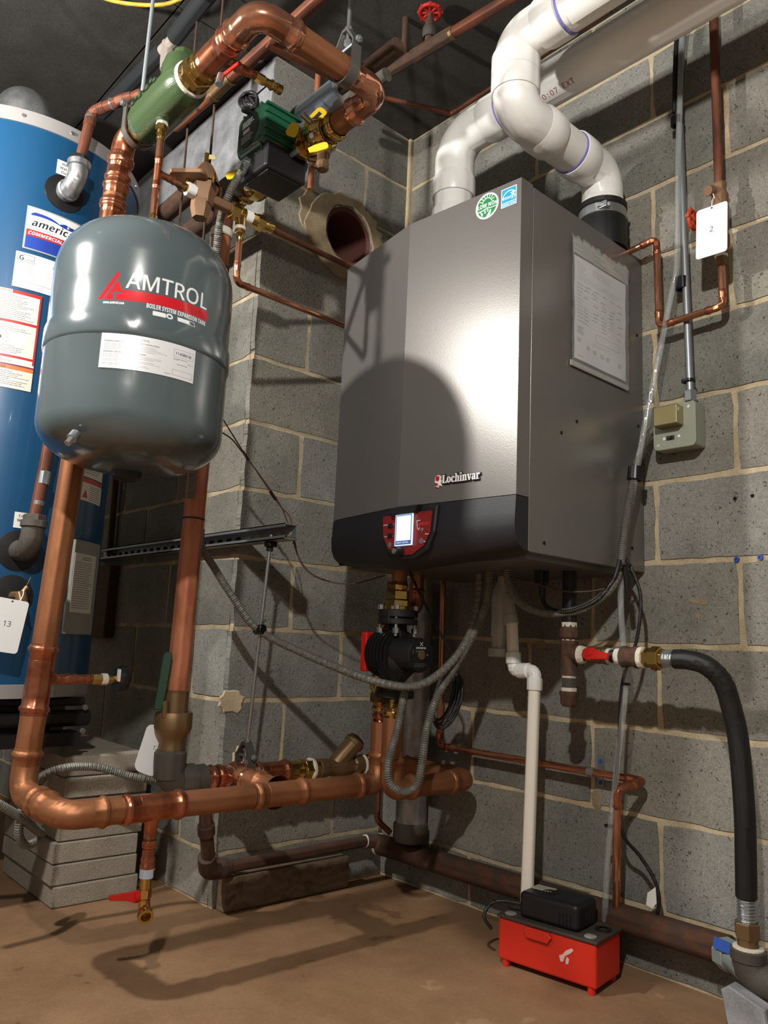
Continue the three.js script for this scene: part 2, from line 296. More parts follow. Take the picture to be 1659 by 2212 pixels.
const COURSE = 0.2032, Y0 = 2.3765, JT = 0.0132;                       // course line k lies at Y0 - k*COURSE
const blockCache = new Map();
function blockGeo(w, h, v) {
  const key = `${w.toFixed(3)}_${h.toFixed(3)}_${v}`; if (blockCache.has(key)) return blockCache.get(key);
  const r = rng(900 + v * 31 + Math.round(w * 1000)), pts = [], jit = () => (r() - 0.5) * 0.0038, c = 0.004;
  const edge = (x0, y0, x1, y1, n) => { for (let i = 0; i < n; i++) { const t = i / n; pts.push([x0 + (x1 - x0) * t + jit(), y0 + (y1 - y0) * t + jit()]); } };
  const nx = Math.max(3, Math.round(w / 0.035)), ny = Math.max(3, Math.round(h / 0.04));
  edge(c, 0, w - c, 0, nx); edge(w, c, w, h - c, ny); edge(w - c, h, c, h, nx); edge(0, h - c, 0, c, ny);
  const s = new THREE.Shape(pts.map(p => new THREE.Vector2(p[0], p[1])));
  const g = new THREE.ExtrudeGeometry(s, { depth: 0.022, bevelEnabled: false }); g.translate(0, 0, -0.022);
  const p = g.attributes.position, uv = new Float32Array(p.count * 2); for (let i = 0; i < p.count; i++) { uv[2 * i] = (p.getX(i) + v * 0.23) / 0.62; uv[2 * i + 1] = (p.getY(i) + v * 0.31) / 0.62; } g.setAttribute('uv', new THREE.BufferAttribute(uv, 2));
  blockCache.set(key, g); return g;
}
let bk = 0; const br = rng(4242);
// joints: list of positions along the wall for each course; place(u, y) -> mesh transform
function layCourses(root, u0, u1, jointsOf, put, onBlock) {
  for (let k = -1; k <= 11; k++) {
    const yTop = k < 0 ? CEIL : Y0 - k * COURSE, yBot = k === 11 ? 0 : Y0 - (k + 1) * COURSE;
    const js = [u0, ...jointsOf(k).filter(u => u > u0 + 0.05 && u < u1 - 0.05), u1];
    for (let i = 0; i < js.length - 1; i++) {
      const a = js[i] + (i ? JT / 2 : 0), b = js[i + 1] - (i < js.length - 2 ? JT / 2 : 0), lo = yBot + JT / 2, hi = yTop - JT / 2;
      const v = (bk++) % 5, m = new THREE.Mesh(blockGeo(Math.round((b - a) * 1000) / 1000, Math.round((hi - lo) * 1000) / 1000, v), blockMats[Math.floor(br() * 6)]);
      m.name = 'block'; m.castShadow = m.receiveShadow = true; put(m, a, lo); m.position.addScaledVector(V(0, 0, 1).applyQuaternion(m.quaternion), (br() - 0.5) * 0.0016);
      const done = onBlock ? onBlock(m, a, b, lo, hi) : m; if (done) root.add(done);
    }
  }
}
const joints = (first, step, n) => Array.from({ length: n }, (_, i) => first + i * step);
const REC = 0.0028;
// right wall, face at x = 0
const wallRight = struct('wall_right');
sMesh(wallRight, 'mortar', uvBox(box(REC, 0.2, -0.1, CEIL + 0.05, -0.1, 4.1)), M.mortar);
layCourses(wallRight, 0.0, 4.0, k => (k % 2 === 0 ? [0.172, 0.578, ...joints(0.968, 2 * COURSE, 9)] : [0.376, 0.783, ...joints(1.171, 2 * COURSE, 8)]), (m, a, y) => { m.position.set(0, y, a); m.rotation.y = -Math.PI / 2; });
// chimney breast: front face at z = 0 with the old flue opening, side face at x = -0.609
const HX = -0.272, HY = 2.086, HR = 0.1, XE = -0.6094;
const wallLeft = struct('wall_left');
{
  const s = new THREE.Shape([[XE + 0.005, -0.1], [0.05, -0.1], [0.05, CEIL + 0.05], [XE + 0.005, CEIL + 0.05]].map(p => new THREE.Vector2(...p)));
  const h = new THREE.Path(); h.absarc(HX, HY, HR, 0, Math.PI * 2, true); s.holes.push(h);
  const g = new THREE.ExtrudeGeometry(s, { depth: 0.12, bevelEnabled: false, curveSegments: 40 }); g.translate(0, 0, -0.12 - REC);
  sMesh(wallLeft, 'mortar', uvBox(g), M.mortar);
  const ev = new Evaluator(); ev.attributes = ['position', 'normal', 'uv'];
  const cut = new Brush(new THREE.CylinderGeometry(HR, HR, 0.3, 40)); cut.rotation.x = Math.PI / 2; cut.position.set(HX, HY, 0); cut.updateMatrixWorld();
  layCourses(wallLeft, XE, 0.0, k => (k % 2 === 0 ? [-0.209] : [-0.412]), (m, a, y) => m.position.set(a, y, 0), (m, a, b, lo, hi) => {
    const cx = clamp(HX, a, b), cy = clamp(HY, lo, hi); if ((cx - HX) ** 2 + (cy - HY) ** 2 > HR * HR) return m;
    const gg = m.geometry.clone().translate(m.position.x, m.position.y, m.position.z); const A = new Brush(flat(gg)); A.updateMatrixWorld();
    const r = ev.evaluate(A, cut, SUBTRACTION); const o = new THREE.Mesh(r.geometry, m.material); o.name = 'block'; o.castShadow = o.receiveShadow = true; return o;
  });
  // clay lining of the flue opening and the flue behind it
  sMesh(wallLeft, 'flue_lining', lathe([HX, HY, -0.003], [0, 0, -1], [[HR - 0.002, 0], [HR - 0.012, 0.004], [HR - 0.012, 0.3], [HR - 0.002, 0.3]], 40), M.clay);
  sMesh(wallLeft, 'flue_back', box(HX - 0.2, HX + 0.2, HY - 0.3, HY + 0.3, -0.42, -0.3), M.clay);
  // ragged parging round the opening
  const r = rng(77), o = [], n = 46; for (let i = 0; i < n; i++) { const a = i / n * Math.PI * 2, q = HR + 0.03 + 0.022 * r() + 0.035 * Math.max(0, Math.sin(a + 2.4)) * r() + 0.05 * Math.max(0, Math.cos(a - 3.4)) ** 3; o.push(new THREE.Vector2(HX + q * Math.cos(a), HY + q * 1.02 * Math.sin(a))); }
  const ps = new THREE.Shape(o), ph = new THREE.Path(); const inn = []; for (let i = 0; i < 30; i++) { const a = -i / 30 * Math.PI * 2, q = HR + 0.002 + 0.009 * r(); inn.push(new THREE.Vector2(HX + q * Math.cos(a), HY + q * Math.sin(a))); } ph.setFromPoints(inn); ps.holes.push(ph);
  const pg = new THREE.ExtrudeGeometry(ps, { depth: 0.004, bevelEnabled: true, bevelSize: 0.003, bevelThickness: 0.003, bevelSegments: 1 });
  sMesh(wallLeft, 'parging', uvBox(pg), M.parge);
  // mortar left where an old patch was broken off
  const patch = (pts, d, m) => { const g = new THREE.ExtrudeGeometry(new THREE.Shape(pts.map(p => new THREE.Vector2(...p))), { depth: d, bevelEnabled: true, bevelSize: 0.003, bevelThickness: 0.002, bevelSegments: 1 }); return uvBox(g); };
  const blob = (cx, cy, w, h, seed, n = 18) => { const q = rng(seed), P = []; for (let i = 0; i < n; i++) { const a = i / n * Math.PI * 2, k = 0.75 + 0.4 * q(); P.push([cx + w * k * Math.cos(a), cy + h * k * Math.sin(a)]); } return P; };
  sMesh(wallLeft, 'mortar_smear', patch(blob(-0.43, 2.105, 0.05, 0.075, 5), 0.002), M.parge);
  sMesh(wallLeft, 'mortar_smear', patch(blob(-0.597, 0.545, 0.042, 0.03, 8), 0.003), M.mortar);
  sMesh(wallLeft, 'mortar_smear', patch(blob(-0.56, 0.36, 0.018, 0.06, 9), 0.002), M.mortar);
}
const wallSide = struct('wall_chimney_side');
sMesh(wallSide, 'mortar', uvBox(box(XE + REC, XE + 0.12, -0.1, CEIL + 0.05, -2.0, -0.0235)), M.mortar);
layCourses(wallSide, -2.0, -0.0225, k => (k % 2 === 0 ? joints(-0.209 - 4 * 2 * COURSE, 2 * COURSE, 5) : joints(-0.412 - 4 * 2 * COURSE, 2 * COURSE, 5)), (m, a, y) => { m.position.set(XE, y, a); m.rotation.y = -Math.PI / 2; });
{ // white parging on the upper part of the chimney side
  const r = rng(31), P = [[-1.95, 2.57], [-0.0, 2.57], [-0.004, 2.2]]; for (let i = 1; i <= 24; i++) P.push([-0.004 - i * 0.066, 2.17 - i * 0.004 + (r() - 0.5) * 0.045]); P.push([-1.95, 2.05]);
  const g = new THREE.ExtrudeGeometry(new THREE.Shape(P.map(p => new THREE.Vector2(...p))), { depth: 0.004, bevelEnabled: false }); g.rotateY(-Math.PI / 2); g.translate(XE, 0, 0); sMesh(wallSide, 'parging', uvBox(g), M.whitewash);
}
// mortar bead down the inside corner
{ const t = new THREE.Mesh(uvBox(box(-0.016, 0.004, 1.5, CEIL, -0.004, 0.012, 0.006)), M.mortar); t.name = 'trim_1'; t.userData = { kind: 'structure' }; t.castShadow = t.receiveShadow = true; scene.add(t); }
{ // plaster smears and blue anchors on the right wall
  const q = rng(55), blob = (z, y, w, h, rot, n = 16) => { const P = []; for (let i = 0; i < n; i++) { const a = i / n * Math.PI * 2, k = 0.6 + 0.6 * q(); const u = w * k * Math.cos(a), v = h * k * Math.sin(a); P.push(new THREE.Vector2(z + u * Math.cos(rot) - v * Math.sin(rot), y + u * Math.sin(rot) + v * Math.cos(rot))); } const g = new THREE.ExtrudeGeometry(new THREE.Shape(P), { depth: 0.0012, bevelEnabled: false }); g.rotateY(-Math.PI / 2); return uvBox(g); };
  const add = (...a) => sMesh(wallRight, 'plaster_smear', blob(...a), M.parge);
  add(1.068, 0.857, 0.03, 0.007, -0.25); add(1.07, 0.823, 0.009, 0.007, -0.8); add(1.12, 0.785, 0.008, 0.004, 0.3);
  add(0.795, 0.36, 0.016, 0.035, 0.0); add(0.62, 0.74, 0.02, 0.012, 0);
  for (const [z, y] of [[1.165, 0.952], [1.218, 0.954]]) sMesh(wallRight, 'wall_anchor', lathe([0, y, z], [-1, 0, 0], [[0.0055, -0.01], [0.0062, 0.003], [0.003, 0.003], [0.002, 0.0005], [0, 0.0005]], 14), M.blueSticker);
  for (const [z, y] of [[1.165, 1.095], [1.205, 1.097]]) sMesh(wallRight, 'drill_hole', lathe([-0.0006, y, z], [-1, 0, 0], [[0.0045, -0.004], [0.0045, 0.0004], [0.003, 0.0004], [0, 0.0004]], 12), M.dark);
}
// rust-coloured drip below the gas pipe cap
const rustStain = std({ color: 0x6b4634, roughness: 1, map: rep(blockMap, 2, 2), bumpMap: rep(blockBump, 2, 2), bumpScale: 0.001 });
// ---------------------------------------------------------------- boiler on the right wall
const font = await new FontLoader().loadAsync('fonts/droid/droid_serif_bold.typeface.json');
{
  const t = thing('wall_boiler', 'grey wall-hung boiler with black control panel and lit screen', 'boiler', [-0.26, 0.925, 0.61]);
  const yT = 1.775, yM = 1.047, yB = 0.935, zL = 0.302, zR = 0.935, xS = -0.478;
  part(t, 'case', J(box(xS + 0.004, -0.002, 0.93, yT - 0.003, zL + 0.002, zR - 0.001, 0.002)), M.boiler);
  part(t, 'bottom_pan', box(xS + 0.02, -0.03, 0.918, 0.9305, zL + 0.03, zR - 0.02), M.darkSteel);
  // front cover: two slightly folded faces
  const XL = -0.505, XC = -0.552, ZC = 0.607, XR = -0.52;
  const prof = (o = 0) => [[xS, zL + o], [XL, zL + o], [XC + 0.001, ZC - 0.008], [XC, ZC], [XC + 0.0008, ZC + 0.008], [XR, zR - o], [xS, zR - o]];
  const ext = (P, y0, y1) => { const s = new THREE.Shape(P.map(p => new THREE.Vector2(p[0], -p[1]))); const g = new THREE.ExtrudeGeometry(s, { depth: y1 - y0, bevelEnabled: false }); g.rotateX(-Math.PI / 2); g.translate(0, y0, 0); return toCreasedNormals(flat(g), 0.15); };
  const cover = part(t, 'front_cover', fitUV(ext(prof(), yM, yT), [0, 0, 1], [0, 1, 0], 0, 1, 0, 1), M.boiler);
  // black lower trim, rounded under and deeper in the middle
  {
    const us = 33, rows = [[1.0, yM - 0.0015, 0], [1.0, 1.01, -0.002], [1.0, 0.985, -0.003], [0.75, 0.962, 0.0], [0.45, 0.945, 0.008], [0.2, 0.934, 0.022], [0, 0.928, 0.045]];
    const pos = [], idx = []; const fx = z => (z < ZC ? XL + (XC - XL) * (z - zL) / (ZC - zL) : XC + (XR - XC) * (z - ZC) / (zR - ZC));
    for (const [w, y, back] of rows) for (let i = 0; i < us; i++) { const s = i / (us - 1), z = zL + (zR - zL) * s, dip = (1 - Math.abs(2 * s - 1)) * 0.03; pos.push(fx(z) + back * 1.1, y - (1 - w) * dip - (w === 1 ? 0 : 0), z); }
    for (let j = 0; j < rows.length - 1; j++) for (let i = 0; i < us - 1; i++) { const a = j * us + i, b = a + us; idx.push(a, b, a + 1, a + 1, b, b + 1); }
    const n0 = pos.length / 3; // back edge, closing the top, ends and underside
    for (const [w, y] of rows) for (const i of [0, us - 1]) { const s = i / (us - 1); pos.push(xS, y, zL + (zR - zL) * s); }
    for (let j = 0; j < rows.length - 1; j++) { const a = j * us, b = a + us, c = n0 + j * 2, d = c + 2; idx.push(a, c, b, c, d, b); const a2 = j * us + us - 1, b2 = a2 + us; idx.push(a2, b2, c + 1, c + 1, b2, d + 1); }
    const lr = rows.length - 1; for (let i = 0; i < us - 1; i++) { const a = lr * us + i; const bi = pos.length / 3; pos.push(xS, 0.93, zL + (zR - zL) * i / (us - 1), xS, 0.93, zL + (zR - zL) * (i + 1) / (us - 1)); idx.push(a, bi, a + 1, a + 1, bi, bi + 1); const tp = pos.length / 3; pos.push(xS, yM - 0.0015, zL + (zR - zL) * i / (us - 1), xS, yM - 0.0015, zL + (zR - zL) * (i + 1) / (us - 1)); idx.push(i, i + 1, tp, i + 1, tp + 1, tp); }
    const g = new THREE.BufferGeometry(); g.setAttribute('position', new THREE.Float32BufferAttribute(pos, 3)); g.setIndex(idx);
    let gg = flat(toCreasedNormals(g, 0.6)); 
    const trim = part(t, 'lower_trim', fitUV(gg, [0, 0, 1], [0, 1, 0], 0, 1, 0, 1), M.blackTrim, 'black moulded trim under the grey cover');
  }
  // control panel in a shallow frame, leaning with the right-hand face of the trim
  const u = V(0, 0, 1), up = V(0, 1, 0);
  const za = 0.552, px = XC + 0.002;
  const outline = [[0, 0.118], [0.006, 0.062], [0.026, 0.026], [0.075, 0.006], [0.115, 0.006], [0.155, 0.024], [0.176, 0.062], [0.182, 0.118]];
  const frame = part(t, 'panel_frame', plate(outline.map(([a, b]) => [a, b]), 0.012, [px + 0.0115, 0.917, za], u, up, 0.003), M.blackTrim);
  const face = canvasTex(512, 332, (x, w, h) => {
    x.fillStyle = '#7e1f1c'; x.fillRect(0, 0, w, h);
    x.fillStyle = '#ddd'; x.font = 'bold 13px sans-serif'; x.fillText('USB Memory Port', 30, 88); x.fillText('PC Connection', 44, 168); x.fillText('Menu', 34, 232); x.fillText('Reset', 432, 176); x.fillText('Back', 420, 224);
    x.strokeStyle = '#eee'; x.lineWidth = 4; x.beginPath(); x.moveTo(384, 78); x.lineTo(352, 80); x.lineTo(360, 128); x.lineTo(372, 140); x.lineTo(382, 126); x.stroke();
    x.fillStyle = '#d8362c'; x.font = 'italic bold 24px serif'; x.fillText('KNIGHT', 366, 112);
  });
  part(t, 'panel_face', fitUV(plate([[0.008, 0.110], [0.012, 0.062], [0.03, 0.031], [0.076, 0.012], [0.113, 0.012], [0.15, 0.03], [0.170, 0.062], [0.174, 0.110]], 0.001, [px - 0.0055, 0.917, za], u, up), [0, 0, 1], [0, 1, 0], za, za + 0.182, 0.917, 1.035), std({ map: face, roughness: 0.35 }), 'dark red control panel face');
  part(t, 'hood', plate([[0.052, 0.108], [0.128, 0.108], [0.140, 0.124], [0.044, 0.124]], 0.016, [px - 0.004, 0.917, za], u, up, 0.001), M.blackTrim);
  const sc = canvasTex(256, 352, (x, w, h) => { x.fillStyle = '#f4f8ff'; x.fillRect(0, 0, w, h); x.strokeStyle = '#2a76b8'; x.lineWidth = 12; x.strokeRect(14, 14, w - 28, h - 28); x.fillStyle = '#ffffff'; x.fillRect(22, 22, w - 44, h - 80); x.fillStyle = '#174a7e'; x.fillRect(14, h - 54, w - 28, 40); x.fillStyle = '#dfe9f4'; x.font = 'bold 22px sans-serif'; x.fillText('SMART CONTROL', 28, h - 26); });
  part(t, 'screen', fitUV(plate([[0.061, 0.034], [0.118, 0.034], [0.118, 0.108], [0.061, 0.108]], 0.004, [px - 0.0098, 0.917, za], u, up), [0, 0, 1], [0, 1, 0], za + 0.061, za + 0.118, 0.951, 1.025), std({ color: 0x222222, emissive: 0xffffff, emissiveMap: sc, emissiveIntensity: 1.5, roughness: 0.2 }), 'white lit screen');
  const ra = new THREE.RectAreaLight(0xb4c8ff, 2.2, 0.055, 0.072); ra.position.set(px - 0.014 + 0.26, 0.988 - 0.925, za + 0.0895 - 0.61); ra.rotation.y = -Math.PI / 2; t.add(ra);
  part(t, 'knob', [cyl([px - 0.006, 0.937, za + 0.078], [px - 0.030, 0.937, za + 0.078], 0.0105, 24)], M.blackPlastic); part(t, 'knob_cap', cyl([px - 0.0295, 0.937, za + 0.078], [px - 0.0315, 0.937, za + 0.078], 0.0065, 20), M.zinc);
  for (const y of [0.973, 0.997]) part(t, 'port', box(px - 0.010, px - 0.005, 0.917 + (y - 0.917), 0.917 + (y - 0.917) + 0.010, za + 0.030, za + 0.046, 0.001), M.blackPlastic);
  for (const [a, b, r] of [[0.036, 0.040, 0.006], [0.142, 0.042, 0.0068], [0.143, 0.068, 0.004]]) part(t, 'button', lathe([px - 0.0045, 0.917 + b, za + a], [-1, 0, 0], [[r, 0], [r, 0.0022], [r * 0.8, 0.003], [0, 0.0034]], 18), M.zinc);
  // raised maker's name and emblem
  const nR = V(-(zR - ZC), 0, XR - XC).normalize(); const nRo = V(-Math.abs(nR.x), 0, Math.abs(nR.z)); const tR = V(XR - XC, 0, zR - ZC).normalize();
  const onR = (z, y, off = 0) => V(XC + (XR - XC) * (z - ZC) / (zR - ZC), y, z).addScaledVector(nRo, off);
  const zn = 0.741; // left end of the name
  part(t, 'badge_backing', (() => { const g = new TextGeometry('Lochinvar', { font, size: 0.0185, depth: 0.003, curveSegments: 4, bevelEnabled: true, bevelSize: 0.0024, bevelThickness: 0.0004, bevelSegments: 1 }); g.scale(0.78, 1, 1); const Z = nRo; g.applyMatrix4(new THREE.Matrix4().makeBasis(tR, up, Z).setPosition(onR(zn, 1.089, 0.0004))); return g; })(), M.blackPlastic);
  part(t, 'badge_letters', (() => { const g = new TextGeometry('Lochinvar', { font, size: 0.0185, depth: 0.0035, curveSegments: 4, bevelEnabled: false }); g.scale(0.78, 1, 1); g.applyMatrix4(new THREE.Matrix4().makeBasis(tR, up, nRo).setPosition(onR(zn, 1.089, 0.0022))); return g; })(), std({ color: 0xf2f2f2, roughness: 0.3 }), 'raised white lettering on black backing');
  part(t, 'emblem', [plate([[0.002, 0.0], [0.006, 0.004], [0.0, 0.010], [0.001, 0.022], [0.008, 0.025], [0.015, 0.022], [0.013, 0.013], [0.02, 0.011], [0.014, 0.007], [0.018, 0.0], [0.012, 0.003], [0.008, -0.002]], 0.003, onR(zn - 0.021, 1.084, 0.0006), tR, up, 0.0012)], std({ color: 0xe9e6e2, roughness: 0.35 }));
  part(t, 'emblem_shield', [plate([[0.003, 0.014], [0.008, 0.011], [0.013, 0.014], [0.013, 0.0225], [0.008, 0.0235], [0.003, 0.0225]], 0.002, onR(zn - 0.021, 1.084, 0.0042), tR, up), plate([[0.004, 0.002], [0.009, 0.0], [0.0095, 0.006], [0.004, 0.008]], 0.002, onR(zn - 0.021, 1.084, 0.0042), tR, up)], M.red);
  // stickers
  const low = canvasTex(384, 384, (x, w) => {
    x.fillStyle = '#f4f6f2'; x.fillRect(0, 0, w, w); x.fillStyle = '#0c7a3a'; x.beginPath(); x.arc(192, 192, 168, 0, 7); x.fill();
    x.strokeStyle = '#f4f6f2'; x.lineWidth = 12; x.beginPath(); x.arc(192, 150, 78, Math.PI, 0); x.stroke(); for (let i = 0; i < 9; i++) { const a = Math.PI * (1 + i / 8); x.beginPath(); x.moveTo(192 + 92 * Math.cos(a), 150 + 92 * Math.sin(a)); x.lineTo(192 + 132 * Math.cos(a), 150 + 132 * Math.sin(a)); x.stroke(); }
    x.fillStyle = '#0c7a3a'; x.fillRect(34, 138, 316, 74); x.fillStyle = '#fff'; x.font = 'bold 82px sans-serif'; x.fillText('LOW NOx', 26, 206, 334);
    x.beginPath(); x.moveTo(30, 240); x.quadraticCurveTo(150, 236, 196, 214); x.quadraticCurveTo(240, 236, 350, 228); x.lineTo(350, 238); x.quadraticCurveTo(250, 248, 200, 232); x.quadraticCurveTo(120, 256, 34, 254); x.fill();
    for (const [a, b, s] of [[110, 300, 1], [160, 275, 0.9], [205, 262, 0.8], [90, 268, 0.6]]) { x.beginPath(); x.ellipse(a, b, 13 * s, 26 * s, 0, 0, 7); x.fill(); }
    x.beginPath(); x.moveTo(170, 356); x.quadraticCurveTo(220, 310, 240, 262); x.lineTo(262, 262); x.quadraticCurveTo(260, 320, 232, 352); x.fill();
    x.strokeStyle = '#f4f6f2'; x.lineWidth = 30; x.beginPath(); x.arc(192, 192, 180, 0.1, Math.PI - 0.1); x.stroke(); x.fillStyle = '#2d6b40'; x.font = 'bold 18px sans-serif'; for (let i = 0; i < 26; i++) { const a = Math.PI * (0.93 - 0.86 * i / 25); x.save(); x.translate(192 + 176 * Math.cos(a), 192 + 176 * Math.sin(a)); x.rotate(a - Math.PI / 2); x.fillText('ENVIRONMENTALLY FRIENDLY'[i] || '', -6, 6); x.restore(); }
  });
  const circ = (r) => Array.from({ length: 40 }, (_, i) => [r + r * Math.cos(i / 40 * 6.2832), r + r * Math.sin(i / 40 * 6.2832)]);
  const sticker = (pts, w, h, z0, y0, map, label) => { const o = onR(z0, y0, 0.0003); const g = plate(pts, 0.0006, o, tR, up); fitUV(g, [tR.x, 0, tR.z], [0, 1, 0], tR.dot(o), tR.dot(o) + w, y0, y0 + h); return part(t, 'sticker', g, std({ map, roughness: 0.4 }), label); };
  sticker(circ(0.032), 0.064, 0.064, 0.811, 1.706, low, 'round green and white sticker reading LOW NOx');
  const es = canvasTex(256, 288, (x, w, h) => { x.fillStyle = '#fff'; x.fillRect(0, 0, w, h); x.fillStyle = '#0f94cf'; x.fillRect(10, 10, w - 20, 208); x.fillRect(10, 228, w - 20, h - 238); x.strokeStyle = '#fff'; x.lineWidth = 12; x.beginPath(); x.arc(140, 170, 118, Math.PI * 1.02, Math.PI * 1.75); x.stroke(); x.fillStyle = '#fff'; x.font = 'italic 66px serif'; x.fillText('energy', 24, 172); x.lineWidth = 7; x.beginPath(); for (let i = 0; i <= 5; i++) { const a = -1.57 + i * 4 * Math.PI / 5; x.lineTo(196 + 40 * Math.cos(a), 104 + 40 * Math.sin(a)); } x.stroke(); x.font = 'bold 34px sans-serif'; x.fillText('ENERGY STAR', 16, 266, 224); });
  sticker([[0, 0], [0.041, 0], [0.041, 0.046], [0, 0.046]], 0.041, 0.046, 0.882, 1.716, es, 'square blue and white energy rating sticker');
  for (const [x, y] of [[-0.36, 1.215], [-0.30, 1.255], [-0.03, 1.55], [-0.028, 1.305], [-0.06, 0.985], [-0.42, 0.955]]) part(t, 'screw', lathe([x, y, zR], [0, 0, 1], [[0.004, -0.002], [0.004, 0.001], [0.002, 0.002], [0, 0.002]], 10), M.iron);
}
{ // plastic sleeve with the inspection form on the boiler's side
  const t = thing('document_sleeve', 'clear plastic sleeve with a filled-in form taped to the side of the grey boiler', 'document', [-0.17, 1.39, 0.936]);
  const x0 = -0.332, x1 = -0.082, y0 = 1.385, y1 = 1.71, nx = 26, ny = 34;
  const sheet = (a0, a1, b0, b1, off, amp, rag) => { const pos = [], uv = [], idx = []; const q = rng(9); for (let j = 0; j <= ny; j++) for (let i = 0; i <= nx; i++) { const s = i / nx, v = j / ny; let x = a0 + (a1 - a0) * s, y = b0 + (b1 - b0) * v; if (rag && j === ny) y += (q() - 0.3) * 0.012; if (rag && (i === 0 || i === nx)) x += (q() - 0.5) * 0.004; pos.push(x, y, 0.9365 + off + amp * (Math.sin(s * 9 + v * 5) * 0.5 + Math.sin(v * 17 + s * 4) * 0.5 + 1)); uv.push(s, v); } for (let j = 0; j < ny; j++) for (let i = 0; i < nx; i++) { const a = j * (nx + 1) + i; idx.push(a, a + 1, a + nx + 1, a + 1, a + nx + 2, a + nx + 1); } const g = new THREE.BufferGeometry(); g.setAttribute('position', new THREE.Float32BufferAttribute(pos, 3)); g.setAttribute('uv', new THREE.Float32BufferAttribute(uv, 2)); g.setIndex(idx); g.computeVertexNormals(); return g; };
  const form = canvasTex(560, 720, (x, w, h) => {
    const r = rng(3); x.fillStyle = '#eceaee'; x.fillRect(0, 0, w, h);
    scribble(x, 190, 34, 240, 4, 14, r, '#666', 2); scribble(x, 30, 40, 90, 5, 17, r, '#777', 2); scribble(x, 30, 130, 500, 3, 13, r, '#777', 2);
    for (let i = 0; i < 11; i++) { const y = 190 + i * 26; x.strokeStyle = '#999'; x.lineWidth = 1.2; x.beginPath(); x.moveTo(30, y + 6); x.lineTo(530, y + 6); x.stroke(); x.fillStyle = '#777'; x.fillRect(30, y - 3, 40 + r() * 40, 3); x.strokeStyle = '#3a3a44'; x.lineWidth = 2.4; for (let k = 0; k < 5; k++) if (r() < 0.62) { let p = 90 + k * 90 + r() * 26; x.beginPath(); x.moveTo(p, y); for (let s = 0; s < 7; s++) { p += 5 + r() * 4; x.lineTo(p, y - 7 + r() * 12); } x.stroke(); } }
    scribble(x, 30, 486, 70, 7, 8, r, '#555', 3); x.strokeStyle = '#888'; x.strokeRect(230, 486, 250, 54); scribble(x, 200, 560, 180, 2, 12, r, '#777', 2);
    for (const [a, b] of [[30, 570], [130, 600], [200, 606], [280, 610], [340, 614], [470, 620]]) scribble(x, a, b, 40, 4, 8, r, '#555', 3); scribble(x, 30, 690, 60, 1, 8, r, '#555', 4);
  });
  part(t, 'form', sheet(x0 + 0.012, x1 - 0.012, y0 + 0.02, y1 - 0.045, 0.002, 0.0012, false), std({ map: form, roughness: 0.7, side: THREE.DoubleSide }), 'white printed form with handwriting');
  part(t, 'sleeve', sheet(x0, x1, y0, y1, 0.004, 0.0016, true), phy({ color: 0xeef0f0, roughness: 0.22, transmission: 0.82, thickness: 0, side: THREE.DoubleSide }), 'crinkled clear plastic sleeve');
  part(t, 'seal', [box(x0, x1, y0 - 0.001, y0 + 0.012, 0.937, 0.9395)], phy({ color: 0xc9c8c2, roughness: 0.4, transmission: 0.25, thickness: 0 }));
  part(t, 'top_band', sheet(x0 + 0.004, x1 - 0.002, y1 - 0.042, y1 - 0.004, 0.0035, 0.0012, true), phy({ color: 0xc9c8c2, roughness: 0.4, transmission: 0.3, thickness: 0, side: THREE.DoubleSide }));
}

